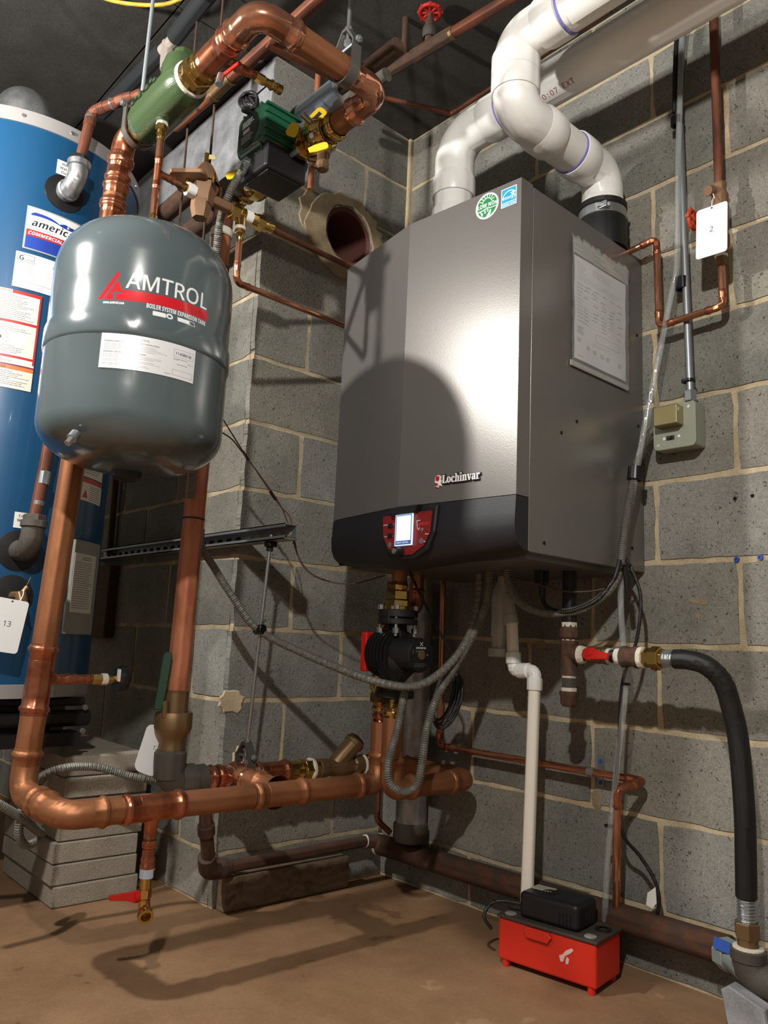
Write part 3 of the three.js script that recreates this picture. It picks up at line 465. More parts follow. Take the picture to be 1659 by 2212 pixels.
// ---------------------------------------------------------------- expansion tank
const TX = -1.118, TZ = 0.36, TR = 0.192;
{
  const t = thing('expansion_tank', 'grey steel expansion tank with red and white lettering hanging from a thin copper pipe', 'tank', [TX, 1.06, TZ]);
  const y0 = 1.06, y1 = 1.598, P = [];
  for (let i = 0; i <= 12; i++) { const a = i / 12 * Math.PI / 2; P.push([TR * Math.sin(a) ** 0.8, 1.15 - 0.09 * Math.cos(a)]); }
  P.push([TR, 1.2], [TR, 1.297], [TR + 0.0025, 1.3], [TR + 0.0035, 1.304], [TR + 0.0035, 1.34], [TR + 0.002, 1.346], [TR - 0.001, 1.352], [TR - 0.001, 1.42]);
  for (let i = 0; i <= 14; i++) { const a = i / 14 * Math.PI / 2; P.push([Math.max(0, (TR - 0.001) * Math.cos(a) ** 0.5), 1.478 + (y1 - 1.478) * Math.sin(a) ** 1.1]); }
  const seg = 72, pos = [], uv = [], idx = [];
  for (let i = 0; i < P.length; i++) for (let j = 0; j <= seg; j++) { const a = Math.PI + j / seg * Math.PI * 2; pos.push(TX + P[i][0] * Math.sin(a), P[i][1], TZ + P[i][0] * Math.cos(a)); uv.push(j / seg, (P[i][1] - y0) / (y1 - y0)); }
  for (let i = 0; i < P.length - 1; i++) for (let j = 0; j < seg; j++) { const a = i * (seg + 1) + j, b = a + seg + 1; idx.push(a, a + 1, b, a + 1, b + 1, b); }
  let g = new THREE.BufferGeometry(); g.setAttribute('position', new THREE.Float32BufferAttribute(pos, 3)); g.setAttribute('uv', new THREE.Float32BufferAttribute(uv, 2)); g.setIndex(idx); g = toCreasedNormals(g, 0.5);
  const W = 2048, H = 1024; // print: u = 0.5 + (90 - angle)/360
  const map = canvasTex(W, H, (x) => {
    x.fillStyle = '#515c5f'; x.fillRect(0, 0, W, H);
    const U = a => (0.5 + (90 - a) / 360) * W, Yp = y => H - (y - y0) / (y1 - y0) * H;
    x.fillStyle = '#c8202a'; // triangle mark and bar
    const poly = (...p) => { x.beginPath(); p.forEach(([a, y], i) => (i ? x.lineTo(U(a), Yp(y)) : x.moveTo(U(a), Yp(y)))); x.closePath(); x.fill(); };
    poly([140.5, 1.367], [137.6, 1.367], [128.6, 1.419], [129.8, 1.427]); poly([136.6, 1.367], [131.2, 1.367], [131.2, 1.376], [133.0, 1.381], [126.5, 1.385], [129.3, 1.408]);
    poly([129.6, 1.381], [129.6, 1.367], [71.5, 1.369], [71.5, 1.391], [127.4, 1.389]); 
    x.fillStyle = '#515c5f'; x.fillRect(U(131.4), Yp(1.383), U(126.2) - U(131.4), 7);
    x.fillStyle = '#e8eaec'; x.save(); x.translate(U(124.6), Yp(1.3935)); x.font = '400 100px sans-serif'; const tw = U(72.5) - U(124.6); x.lineWidth = 1; x.strokeStyle = '#e8eaec'; x.scale(tw / x.measureText('AMTROL').width, 0.86); x.fillText('AMTROL', 0, 0); x.strokeText('AMTROL', 0, 0); x.restore();
    x.fillStyle = '#a0222a'; x.font = 'bold 34px serif'; x.fillText('EXTROL', U(91), Yp(1.3725), U(73) - U(91)); x.fillStyle = '#e8eaec'; x.font = 'bold 25px sans-serif'; x.fillText('BOILER SYSTEM EXPANSION TANK', U(112), Yp(1.3585), U(72.5) - U(112)); x.font = 'bold 15px sans-serif'; x.fillText('www.amtrol.com', U(137), Yp(1.3585), U(124.5) - U(137));
    x.fillRect(U(108), Yp(1.3545), 44, 20); x.beginPath(); x.arc(U(98), Yp(1.350), 12, 0, 7); x.fill(); x.fillStyle = '#515c5f'; x.beginPath(); x.arc(U(98), Yp(1.350), 6, 0, 7); x.fill(); x.fillStyle = '#e8eaec'; x.fillRect(U(93), Yp(1.3545), 44, 18); x.strokeStyle = '#e8eaec'; x.lineWidth = 2; x.strokeRect(U(85), Yp(1.3545), 20, 18);
  });
  part(t, 'body', g, phy({ map, roughness: 0.2, clearcoat: 0.7, clearcoatRoughness: 0.12 }));
  const lab = canvasTex(760, 280, (x, w, h) => { const r = rng(12); x.fillStyle = '#e4e4e6'; x.fillRect(0, 0, w, h); x.fillStyle = '#333'; x.font = '26px sans-serif'; x.fillText('AMTROL', 270, 40); x.font = 'bold 15px sans-serif'; x.fillText('WARNING: READ CAREFULLY THE PRODUCT INSTALLATION', 26, 66); scribble(x, 26, 80, 500, 5, 11, r, '#888', 3); x.fillStyle = '#333'; x.fillText('WARNING: USE ONLY GENUINE ACCESSORIES', 26, 152); scribble(x, 26, 164, 490, 3, 11, r, '#888', 3); scribble(x, 26, 206, 440, 2, 11, r, '#888', 3); scribble(x, 26, 238, 420, 2, 11, r, '#888', 3); x.strokeStyle = '#666'; x.lineWidth = 2; x.strokeRect(566, 40, 176, 62); x.fillStyle = '#222'; x.font = 'bold 30px monospace'; x.fillText('1140B01B', 578, 84, 152); x.font = '18px monospace'; x.fillText('EX90', 566, 130); x.fillText('112-1', 690, 146); x.strokeRect(566, 210, 176, 44); scribble(x, 600, 116, 90, 1, 9, r, '#555', 4); scribble(x, 600, 160, 90, 1, 9, r, '#555', 4); x.fillText('91401', 500, 262); });
  part(t, 'label', cylSheet(TX, TZ, TR + 0.0002, 135.2, 79, 1.226, 1.2965), std({ map: lab, roughness: 0.3, metalness: 0.1 }), 'silver paper data label');
  part(t, 'air_valve', [cyl([TX - 0.15, 1.098, TZ + 0.096], [TX - 0.160, 1.084, TZ + 0.102], 0.010, 16), hex([TX - 0.159, 1.085, TZ + 0.101], [TX - 0.168, 1.072, TZ + 0.106], 0.007)], M.steel);
  part(t, 'bottom_boss', lathe([TX, 1.068, TZ - 0.0], [0, -1, 0], [[0.034, 0], [0.03, 0.02], [0.02, 0.026], [0, 0.026]]), M.blackPlastic);
  part(t, 'fitting', [hex([TX, 1.592, TZ], [TX, 1.612, TZ], 0.014), cyl([TX, 1.61, TZ], [TX, 1.655, TZ], 0.0105), pressEnd([TX, 1.64, TZ], [0, 1, 0], 0.008, 0.02)], M.brass);
}
// ---------------------------------------------------------------- upper heating loop: separator, big copper, pump
const R2 = 0.027, R15 = 0.0206, RS = 0.0081;                            // tube radii: 2 inch, 1 1/2 inch, half inch
const UY = 1.945, SX = -1.11, PXL = -0.79;
const airSep = thing('air_separator', 'green cast air separator between two brass collars below the ceiling', 'air separator', [SX, UY, 0.36]);
part(airSep, 'body', lathe([SX, UY, 0.232], [0, 0, 1], [[0.0, 0], [0.04, 0.0], [0.047, 0.012], [0.05, 0.03], [0.05, 0.2], [0.047, 0.226], [0.04, 0.238], [0, 0.238]], 36), M.greenSep);
part(airSep, 'dome', [lathe([SX, UY + 0.02, 0.42], [0, 1, 0], [[0.046, 0], [0.046, 0.028], [0.04, 0.05], [0.02, 0.062], [0, 0.064]], 28), lathe([SX, UY + 0.075, 0.42], [0, 1, 0], [[0.022, 0], [0.022, 0.02], [0.012, 0.026], [0, 0.026]], 20)], M.greenSep);
part(airSep, 'raised_marks', [0, 1, 2, 3, 4, 5, 6].map(i => box(SX - 0.052, SX - 0.047, UY + 0.012 + (i % 2) * 0.006, UY + 0.02 + (i % 3) * 0.004, 0.27 + i * 0.019, 0.281 + i * 0.019)), M.greenSep);
part(airSep, 'port', [lathe([SX - 0.006, UY - 0.04, 0.354], [0, -1, 0], [[0.016, 0], [0.016, 0.012], [0, 0.012]], 18)], M.greenSep);
part(airSep, 'collar', [lathe([SX, UY, 0.468], [0, 0, 1], [[0.036, 0], [0.038, 0.006], [0.035, 0.012], [0.032, 0.02]], 30), hex([SX, UY, 0.482], [SX, UY, 0.505], 0.037), pressEnd([SX, UY, 0.503], [0, 0, 1], R2 * 1.05, 0.036)], M.brass);
part(airSep, 'collar', [lathe([SX, UY, 0.234], [0, 0, -1], [[0.034, 0], [0.036, 0.01], [0.032, 0.02]], 30), hex([SX, UY, 0.226], [SX, UY, 0.208], 0.036)], M.brass);
part(airSep, 'sealant', lathe([SX, UY, 0.469], [0, 0, 1], [[0.041, 0], [0.0405, 0.006], [0.037, 0.009]], 26), M.teflon); part(airSep, 'sealant', [lathe([SX - 0.006, UY - 0.05, 0.354], [0, -1, 0], [[0.013, 0], [0.0145, 0.008], [0.012, 0.014]], 14)], M.teflon);
const bigUp = thing('supply_pipe', 'large bright copper pipe looping from the air separator over to the green pump', 'pipe', [SX, UY, 0.55]);
run(bigUp, [[SX, UY, 0.53], [SX, UY, 0.742], [PXL, UY - 0.004, 0.742], [PXL, UY - 0.008, 0.585]], R2, 0.062, M.copperBrown, M.copper);
tee(bigUp, [SX, UY, 0.578], [0, 0, 1], R2, 0.03, V(1, 0.0, 0), 0.010, 0.032, M.copperFit);
{ // bleed branch on that tee
  const d = V(1, 0.04, 0).normalize(), o = V(SX + 0.02, UY - 0.002, 0.582);
  part(bigUp, 'bleed_branch', [sweep(fillet([o, along(o, d, 0.03), along(o, d, 0.075)], 0.01), 0.009, 14), pressEnd(along(o, d, 0.02), d, 0.009, 0.018), pressEnd(along(o, d, 0.045), d, 0.009, 0.018)], M.copperFit);
  part(bigUp, 'bleed_fitting', [hex(along(o, d, 0.075), along(o, d, 0.1), 0.011), cyl(along(o, d, 0.1), along(o, d, 0.13), 0.009), hex(along(o, d, 0.115), along(o, d, 0.122), 0.012), cyl(along(o, d, 0.13), along(o, d, 0.145), 0.011)], M.brass);
  part(bigUp, 'red_lever', [plate([[0, 0], [0.05, 0.004], [0.05, 0.012], [0, 0.01]], 0.003, [SX + 0.012, UY - 0.058, 0.585], [0.3, 0.25, 1], [0, 1, 0])], M.red); part(bigUp, 'drain_cap', [cyl([SX + 0.01, UY - 0.05, 0.59], [SX + 0.004, UY - 0.078, 0.594], 0.008, 14)], M.steel);
}
const leftRiser = thing('supply_riser', 'tall copper pipe with pressed joints between the grey tank and the blue water heater', 'pipe', [-1.185, 0.4, 0.15]);
{
  const a = V(-1.187, 0.395, 0.15), b = V(-1.128, 1.865, 0.15);
  const c = V(-1.1245, UY, 0.158);
  run(leftRiser, [[SX, UY, 0.215], c, [-1.127, 1.86, 0.15], [-1.1293, 1.8, 0.15]], R2, 0.05, M.copper, M.copperFit, { elbow: 'elbow' });
  const at = y => V(-1.187 + (y - 0.395) * 0.0401, y, 0.15), up = dirOf(at(0.4), at(1.8));
  part(leftRiser, 'pipe', cyl(at(0.46), at(1.80), R2, 24), M.copperBrown);
  for (const y of [1.79, 1.735]) part(leftRiser, 'coupling', [pressEnd(at(y), up, R2, 0.034)], M.copperFit);
  tee(leftRiser, at(1.705), up, R2, 0.038, V(0.75, 0.05, 0.6), 0.009, 0.04, M.copperFit);
  tee(leftRiser, at(0.614), up, R2, 0.042, V(1, 0, 0.02), 0.0105, 0.042, M.copperFit);
  // small air bleed on the upper tee
  const o = at(1.705), d = V(0.75, 0.02, 0.62).normalize(); part(leftRiser, 'branch', [cyl(along(o, d, 0.04), along(o, d, 0.1), 0.008), pressEnd(along(o, d, 0.05), d, 0.008, 0.018), pressEnd(along(o, d, 0.075), d, 0.008, 0.018)], M.copperFit); part(leftRiser, 'bleed_valve', [hex(along(o, d, 0.1), along(o, d, 0.13), 0.011), cyl(along(o, d, 0.13), along(o, d, 0.16), 0.008), hex(along(o, d, 0.135), along(o, d, 0.145), 0.0115)], M.zinc);
  // elbow at the foot, turning forward and then along the floor
  run(leftRiser, [at(0.5), [-1.187, 0.375, 0.15], [-1.168, 0.362, 0.345], [-0.985, 0.362, 0.352]], R2, 0.062, M.copperBrown, M.copperBrown);
  // pressure gauge
  const g0 = V(-1.1, 0.614, 0.151); part(leftRiser, 'gauge_stem', [cyl([-1.13, 0.614, 0.151], [-1.06, 0.614, 0.152], 0.010), pressEnd([-1.115, 0.614, 0.151], [1, 0, 0], 0.010, 0.02), pressEnd([-1.085, 0.614, 0.151], [1, 0, 0], 0.010, 0.02)], M.copperFit);
  part(leftRiser, 'gauge_fitting', [hex([-1.062, 0.614, 0.152], [-1.04, 0.614, 0.152], 0.013), cyl([-1.04, 0.614, 0.152], [-1.0, 0.614, 0.152], 0.009)], M.brass); part(leftRiser, 'sealing_tape', [cyl([-1.04, 0.614, 0.152], [-1.026, 0.614, 0.152], 0.0135)], M.teflon);
}
{ const t = thing('thermometer_gauge', 'small black dial gauge on a brass stem beside the copper riser', 'gauge', [-0.99, 0.614, 0.152]);
  part(t, 'case', lathe([-1.003, 0.614, 0.152], V(1, 0, 0), [[0, 0], [0.03, 0], [0.031, 0.006], [0.031, 0.018], [0.028, 0.022], [0, 0.022]], 30), M.blackPlastic); part(t, 'sticker', [box(-1.0046, -1.003, 0.61, 0.638, 0.156, 0.172)], M.white); }
{ // front header along the floor
  const t = thing('front_header', 'long brown copper header pipe with pressed tees running just above the floor', 'pipe', [-0.7, 0.362, 0.355]);
  const hy = 0.362, d = V(1, 0, 0.012).normalize(), H = x => V(x, hy, 0.352 + (x + 0.985) * 0.016);
  tee(t, H(-0.985), d, R2, 0.036, V(0, -1, 0), 0.0125, 0.052, M.copperFit);
  part(t, 'pipe', cyl(H(-0.95), H(-0.74), R2, 24), M.copperBrown);
  tee(t, H(-0.665), d, R2, 0.042, V(0, 0.12, -1), R2, 0.06, M.copperBrown);
  part(t, 'pipe', cyl(H(-0.63), H(-0.44), R2, 24), M.copperBrown);
  part(t, 'pipe', cyl([-0.665, 0.366, 0.30], [-0.665, 0.374, 0.175], R2, 24), M.copperBrown);
  run(t, [H(-0.45), H(-0.352), [-0.352, 0.52, 0.362]], R2, 0.05, M.copperBrown, M.copperBrown);
  // drain cock under the first tee
  const z = H(-0.985).z, x = -0.985; part(t, 'drain_stub', [cyl([x, 0.32, z], [x, 0.235, z], 0.0125), pressEnd([x, 0.30, z], [0, -1, 0], 0.0125, 0.022), pressEnd([x, 0.272, z], [0, -1, 0], 0.0125, 0.022), pressEnd([x, 0.256, z], [0, -1, 0], 0.013, 0.018)], M.copperFit);
  part(t, 'sealing_tape', [cyl([x, 0.240, z], [x, 0.221, z], 0.0145), cyl([x - 0.012, 0.243, z + 0.005], [x + 0.016, 0.236, z], 0.004, 8)], std({ color: 0xaeb6c6, roughness: 0.9 }));
  const c = part(t, 'drain_cock', [cyl([x, 0.224, z], [x, 0.178, z], 0.011), hex([x, 0.200, z], [x, 0.182, z], 0.014), cyl([x, 0.180, z], [x + 0.001, 0.158, z + 0.002], 0.012), lathe([x, 0.163, z], V(-0.25, -0.35, 1), [[0.010, 0], [0.010, 0.018], [0.016, 0.02], [0.016, 0.03], [0.010, 0.03], [0.009, 0.012], [0, 0.012]], 24)], M.brass);
  part(c, 'lever', [cyl([x - 0.012, 0.187, z], [x - 0.022, 0.187, z], 0.009), plate([[-0.012, -0.009], [0.0, -0.011], [0.016, -0.006], [0.05, -0.004], [0.052, 0.004], [0.016, 0.008], [0, 0.012], [-0.01, 0.009]], 0.004, [x - 0.02, 0.187, z], [-0.9, 0.02, -0.35], [0, 1, 0], 0.001)], M.red, 'red lever handle');
}
// pump riser pair, the return bend and the rear header
{
  const t = thing('rear_header', 'second copper header behind the front one, with a brass strainer in line', 'pipe', [-0.5, 0.372, 0.15]);
  const y = 0.372, z = 0.15, P = x => V(x, y, z);
  part(t, 'pipe', cyl(P(-0.83), P(-0.505), R2, 24), M.copper);
  coupling(t, P(-0.752), V(1, 0, 0), R2, 0.022, M.copperFit); tee(t, P(-0.664), V(1, 0, 0), R2, 0.045, V(0, -0.05, 1), R2, 0.045, M.copper); coupling(t, P(-0.548), V(1, 0, 0), R2, 0.02, M.copperFit);
  part(t, 'adapter', [cyl(P(-0.508), P(-0.47), R2 * 0.98, 24), pressEnd(P(-0.475), V(1, 0, 0), 0.024, 0.034), hex(P(-0.445), P(-0.418), 0.029), cyl(P(-0.42), P(-0.39), 0.024)], M.brass);
  part(t, 'sealing_tape', lathe(P(-0.424), V(1, 0, 0), [[0.024, 0], [0.031, 0.004], [0.030, 0.011], [0.024, 0.015]], 20), M.teflon); part(t, 'sealing_tape', [lathe(P(-0.236), V(1, 0, 0), [[0.024, 0], [0.031, 0.004], [0.030, 0.01], [0.024, 0.014]], 20)], M.teflon);
  part(t, 'strainer', [lathe(P(-0.395), V(1, 0, 0), [[0.02, 0], [0.026, 0.004], [0.026, 0.03], [0.022, 0.04], [0.03, 0.07], [0.03, 0.11], [0.024, 0.125], [0.028, 0.13], [0.028, 0.16], [0.02, 0.164]], 26), lathe([-0.33, y + 0.006, z], V(0.72, 0.7, 0.1), [[0.024, 0], [0.027, 0.03], [0.027, 0.075], [0.03, 0.078], [0.03, 0.088], [0.024, 0.1], [0.012, 0.103], [0, 0.103]], 26), cyl([-0.272, y - 0.002, z + 0.02], [-0.272, y - 0.004, z + 0.04], 0.012)], M.brassDull, 'dull brass strainer body');
  part(t, 'adapter', [cyl(P(-0.23), P(-0.19), 0.024), hex(P(-0.215), P(-0.195), 0.028), pressEnd(P(-0.2), V(1, 0, 0), R2, 0.03)], M.brass);
  run(t, [P(-0.19), P(-0.104), [-0.112, 0.366, 0.458], [-0.4, 0.366, 0.46], [-0.4, 0.565, 0.46]], R2, 0.048, M.copperBrown, M.copperBrown);
}
{ const t = thing('circulator_pump', 'black finned circulator pump with red terminal box under the boiler', 'pump', [-0.4, 0.7, 0.46]);
  const x = -0.4, z = 0.46;
  part(t, 'lower_coupling', [hex([x, 0.565, z], [x, 0.59, z], 0.034), pressEnd([x, 0.575, z], [0, -1, 0], 0.026, 0.034)], M.brass);
  part(t, 'lower_flange', [cyl([x, 0.59, z], [x, 0.606, z], 0.05, 30), cyl([x, 0.604, z], [x, 0.616, z], 0.048, 30)], M.iron);
  part(t, 'volute', [lathe([x, 0.612, z], [0, 1, 0], [[0.024, 0], [0.026, 0.02], [0.05, 0.045], [0.054, 0.07], [0.05, 0.1], [0.027, 0.135], [0.024, 0.165]], 30)], M.iron);
  part(t, 'upper_flange', [cyl([x, 0.775, z], [x, 0.79, z], 0.052, 32), cyl([x, 0.793, z], [x, 0.812, z], 0.052, 32), box(x - 0.05, x + 0.05, 0.777, 0.81, z - 0.02, z + 0.02, 0.004)], M.iron);
  for (const a of [0.6, 2.4, 3.9, 5.5]) { const bx = x + 0.045 * Math.cos(a), bz = z + 0.045 * Math.sin(a); part(t, 'bolt', [cyl([bx, 0.745, bz], [bx, 0.825, bz], 0.0042, 10), hex([bx, 0.752, bz], [bx, 0.766, bz], 0.0082), hex([bx, 0.812, bz], [bx, 0.824, bz], 0.0085)], M.steel); }
  // motor lying along the wall, finned housing and round face
  const md = V(0, 0, 1), mo = V(x, 0.7, z);
  const body = part(t, 'motor', [lathe(along(mo, md, -0.062), md, [[0.0, 0], [0.044, 0], [0.047, 0.01], [0.047, 0.09], [0.043, 0.1], [0.043, 0.148], [0.041, 0.152], [0, 0.152]], 36)], M.iron);
  part(body, 'face_plate', fitUV(lathe(along(mo, md, 0.0898), md, [[0.041, 0], [0.0405, 0.0012], [0, 0.0012]], 36), [1, 0, 0], [0, 1, 0], x - 0.042, x + 0.042, 0.658, 0.742), std({ roughness: 0.4, map: canvasTex(256, 256, (c, w) => { const r = rng(6); c.fillStyle = '#141518'; c.fillRect(0, 0, w, w); c.strokeStyle = '#ddd'; c.lineWidth = 4; c.beginPath(); c.moveTo(112, 30); c.lineTo(144, 58); c.moveTo(144, 30); c.lineTo(112, 58); c.stroke(); c.fillStyle = '#ddd'; c.font = 'bold 20px sans-serif'; c.fillText('GRUNDFOS', 70, 80); scribble(c, 70, 92, 110, 2, 9, r, '#888', 3); scribble(c, 60, 190, 130, 3, 11, r, '#777', 3); c.fillRect(188, 118, 14, 12); c.fillRect(40, 84, 4, 34); }) }));
  part(body, 'vent_screw', cyl(along(mo, md, 0.0905), along(mo, md, 0.0945), 0.011, 24), M.brassDull);
  for (let i = 0; i < 7; i++) part(body, 'fin', lathe(V(x, 0.7, z - 0.057 + i * 0.0125), md, [[0.04, 0], [0.06 + Math.sin(i / 6 * 3.1) * 0.004, 0], [0.06 + Math.sin(i / 6 * 3.1) * 0.004, 0.0045], [0.04, 0.0045]], 30), M.iron);
  part(t, 'terminal_box', box(x - 0.05, x + 0.02, 0.652, 0.752, z - 0.084, z - 0.062, 0.004), M.red, 'red terminal box cover');
  // upper coupling and stub into the boiler
  part(t, 'upper_coupling', [cyl([x, 0.812, z], [x, 0.822, z], 0.036, 28), hex([x, 0.82, z], [x, 0.838, z], 0.034), hex([x, 0.838, z], [x, 0.862, z], 0.03), pressEnd([x, 0.856, z], [0, 1, 0], R15, 0.03)], M.brass);
  part(t, 'stub', cyl([x, 0.86, z], [x, 0.93, z], R15, 24), M.copperBrown);
}
{ const t = thing('boiler_supply_pipe', 'copper pipe with a ball valve rising behind the black pump to the boiler', 'pipe', [-0.352, 0.52, 0.355]);
  const x = -0.352, z = 0.357;
  part(t, 'pipe', cyl([x, 0.5, z + 0.003], [x, 0.80, z], R15, 24), M.copper);
  for (const y of [0.44, 0.475, 0.51]) coupling(t, V(x, y + 0.03, z + 0.003), V(0, 1, 0), R15, 0.008, M.copperFit);
  part(t, 'valve', [pressEnd([x, 0.575, z], [0, -1, 0], R15, 0.034), hex([x, 0.57, z], [x, 0.595, z], 0.03), lathe([x, 0.592, z], [0, 1, 0], [[0.024, 0], [0.033, 0.015], [0.033, 0.045], [0.024, 0.06]], 26), hex([x, 0.65, z], [x, 0.672, z], 0.03), pressEnd([x, 0.668, z], [0, 1, 0], R15, 0.034)], M.brass);
  run(t, [[x, 0.78, z], [x, 0.822, z], [x + 0.098, 0.822, z + 0.02], [x + 0.098, 0.93, z + 0.02]], R15, 0.034, M.copper, M.copperFit, { L: 0.026 });
}
const mainDrop = thing('return_riser', 'tall orange-brown copper pipe dropping to a bronze valve in front of the block wall', 'pipe', [-0.84, 0.36, 0.15]);
{
  const x = -0.842, z = 0.148, at = y => V(-0.8465 + (y - 0.4) * 0.0125, y, z);
  part(mainDrop, 'pipe', cyl(at(0.585), at(1.68), R2, 24), M.copperOrange);
  part(mainDrop, 'collar', lathe(at(1.68), [0, 1, 0], [[R2, 0], [0.030, 0.004], [0.030, 0.03], [R2, 0.034]], 24), M.copperOld);
  part(mainDrop, 'pipe', cyl(at(1.7), at(1.80), R2 * 0.96, 24), M.copperOrange);
  part(mainDrop, 'collar', lathe(at(1.80), [0, 1, 0], [[R2, 0], [0.030, 0.003], [0.030, 0.02], [R2, 0.024]], 24), M.teflon);
  part(mainDrop, 'pipe', cyl(at(1.80), at(1.90), R2 * 1.02, 24), M.copperOld);
  part(mainDrop, 'iron_elbow', [sweep(fillet([at(1.89), V(-0.826, 1.945, 0.138), V(-0.80, 1.942, 0.235)], 0.05, 14), 0.034, 22), lathe(at(1.895), [0, -1, 0], [[0.038, -0.02], [0.039, 0], [0.037, 0.012], [0.03, 0.016]], 24), lathe([-0.805, 1.942, 0.22], V(0.2, 0, 1), [[0.034, 0], [0.039, 0.004], [0.039, 0.02], [0.03, 0.024]], 24)], M.ironGrey);
  part(mainDrop, 'adapter', [cyl(at(0.52), at(0.585), 0.031, 26), lathe(at(0.583), [0, 1, 0], [[0.031, 0], [0.0318, 0.004], [R2, 0.006]], 24)], M.brassDull);
  part(mainDrop, 'valve', [lathe(at(0.438), [0, 1, 0], [[0.0, 0], [0.031, 0.0], [0.031, 0.018], [0.029, 0.03], [0.033, 0.038], [0.044, 0.056], [0.0455, 0.062], [0.0455, 0.094], [0.044, 0.098], [0.0, 0.098]], 32), cyl(at(0.525).add(V(-0.035, 0, 0.02)), at(0.565).add(V(-0.04, 0, 0.022)), 0.008)], M.brassDull, 'dull bronze ball valve body');
  part(mainDrop, 'valve_handle', plate([[0, 0], [0.016, 0], [0.02, 0.05], [0.022, 0.125], [0.018, 0.134], [0.008, 0.134], [0.004, 0.125], [0.002, 0.05]], 0.004, [-0.905, 0.545, 0.16], [0.9, 0, 0.44], [0.06, 1, 0], 0.002), M.greenHandle, 'dark green lever handle');
  part(mainDrop, 'base_elbow', [sweep(fillet([at(0.44), V(-0.846, 0.365, 0.148), V(-0.75, 0.372, 0.15)], 0.05, 14), 0.036, 24), lathe(at(0.44), [0, 1, 0], [[0.036, -0.06], [0.039, -0.02], [0.039, 0.0], [0.033, 0.006]], 26), lathe([-0.80, 0.371, 0.15], [1, 0, 0], [[0.036, -0.02], [0.04, 0], [0.04, 0.018], [0.03, 0.022]], 26)], M.ironGrey);
  part(mainDrop, 'cable_tie', lathe(at(1.015), [0.02, 1, 0.0], [[R2, 0], [R2 + 0.0018, 0.0005], [R2 + 0.0018, 0.004], [R2, 0.0045]], 24), M.cable);
}
{ // old steel drop continuing to the floor line
  const t = thing('drain_down_pipe', 'rust brown steel pipe with an elbow running along the foot of the block wall', 'pipe', [-0.65, 0.12, 0.06]);
  part(t, 'drop', [cyl([-0.73, 0.34, 0.13], [-0.716, 0.25, 0.12], 0.017), lathe([-0.716, 0.255, 0.12], V(0.35, -1, -0.35), [[0.017, 0], [0.022, 0.004], [0.022, 0.03], [0.0175, 0.034]], 18), cyl([-0.716, 0.25, 0.12], [-0.668, 0.135, 0.07], 0.0175)], M.brownPipe);
  part(t, 'elbow', [sweep(fillet([V(-0.685, 0.165, 0.085), V(-0.662, 0.118, 0.056), V(-0.60, 0.118, 0.048)], 0.03, 12), 0.024, 20), lathe([-0.63, 0.118, 0.052], [1, 0, -0.05], [[0.02, 0], [0.026, 0.003], [0.026, 0.016], [0.018, 0.018]], 18)], M.rust);
  part(t, 'pipe', cyl([-0.61, 0.118, 0.048], [-0.10, 0.123, 0.046], 0.0165, 18), M.brownPipe); part(t, 'coupling', [cyl([-0.105, 0.123, 0.046], [-0.06, 0.121, 0.06], 0.02, 18)], M.rust); part(t, 'sealing_tape', cyl([-0.112, 0.123, 0.046], [-0.1, 0.123, 0.046], 0.0185), M.teflon);
}
{ const t = thing('floor_line_pipe', 'thick rust brown pipe lying along the foot of the right block wall', 'pipe', [-0.06, 0.115, 0.6]);
  part(t, 'pipe', cyl([-0.055, 0.108, 0.045], [-0.058, 0.124, 1.155], 0.031, 24), M.brownPipe); part(t, 'end_collar', lathe([-0.055, 0.108, 0.05], [0, 0, -1], [[0.031, -0.01], [0.033, 0], [0.02, 0.01]], 20), M.teflon); }
{ const t = thing('corner_drain_pipe', 'wide grey vertical drain pipe standing in the corner behind the copper', 'pipe', [-0.085, 0.16, 0.2]);
  part(t, 'pipe', cyl([-0.072, 0.17, 0.205], [-0.072, 0.93, 0.205], 0.046, 30), M.galv); part(t, 'hub', lathe([-0.072, 0.2, 0.205], [0, -1, 0], [[0.046, -0.006], [0.052, 0], [0.052, 0.04], [0.045, 0.05], [0.02, 0.052], [0, 0.052]], 30), M.ironGrey); }
{ const t = thing('corner_copper_tube', 'thin dull copper tube dropping straight down the corner of the walls', 'pipe', [-0.13, 0.13, 0.13]); part(t, 'tube', sweep(fillet([V(-0.118, 0.92, 0.115), V(-0.128, 0.2, 0.115), V(-0.1, 0.165, 0.15)], 0.02), 0.009, 12), M.copperOld); }
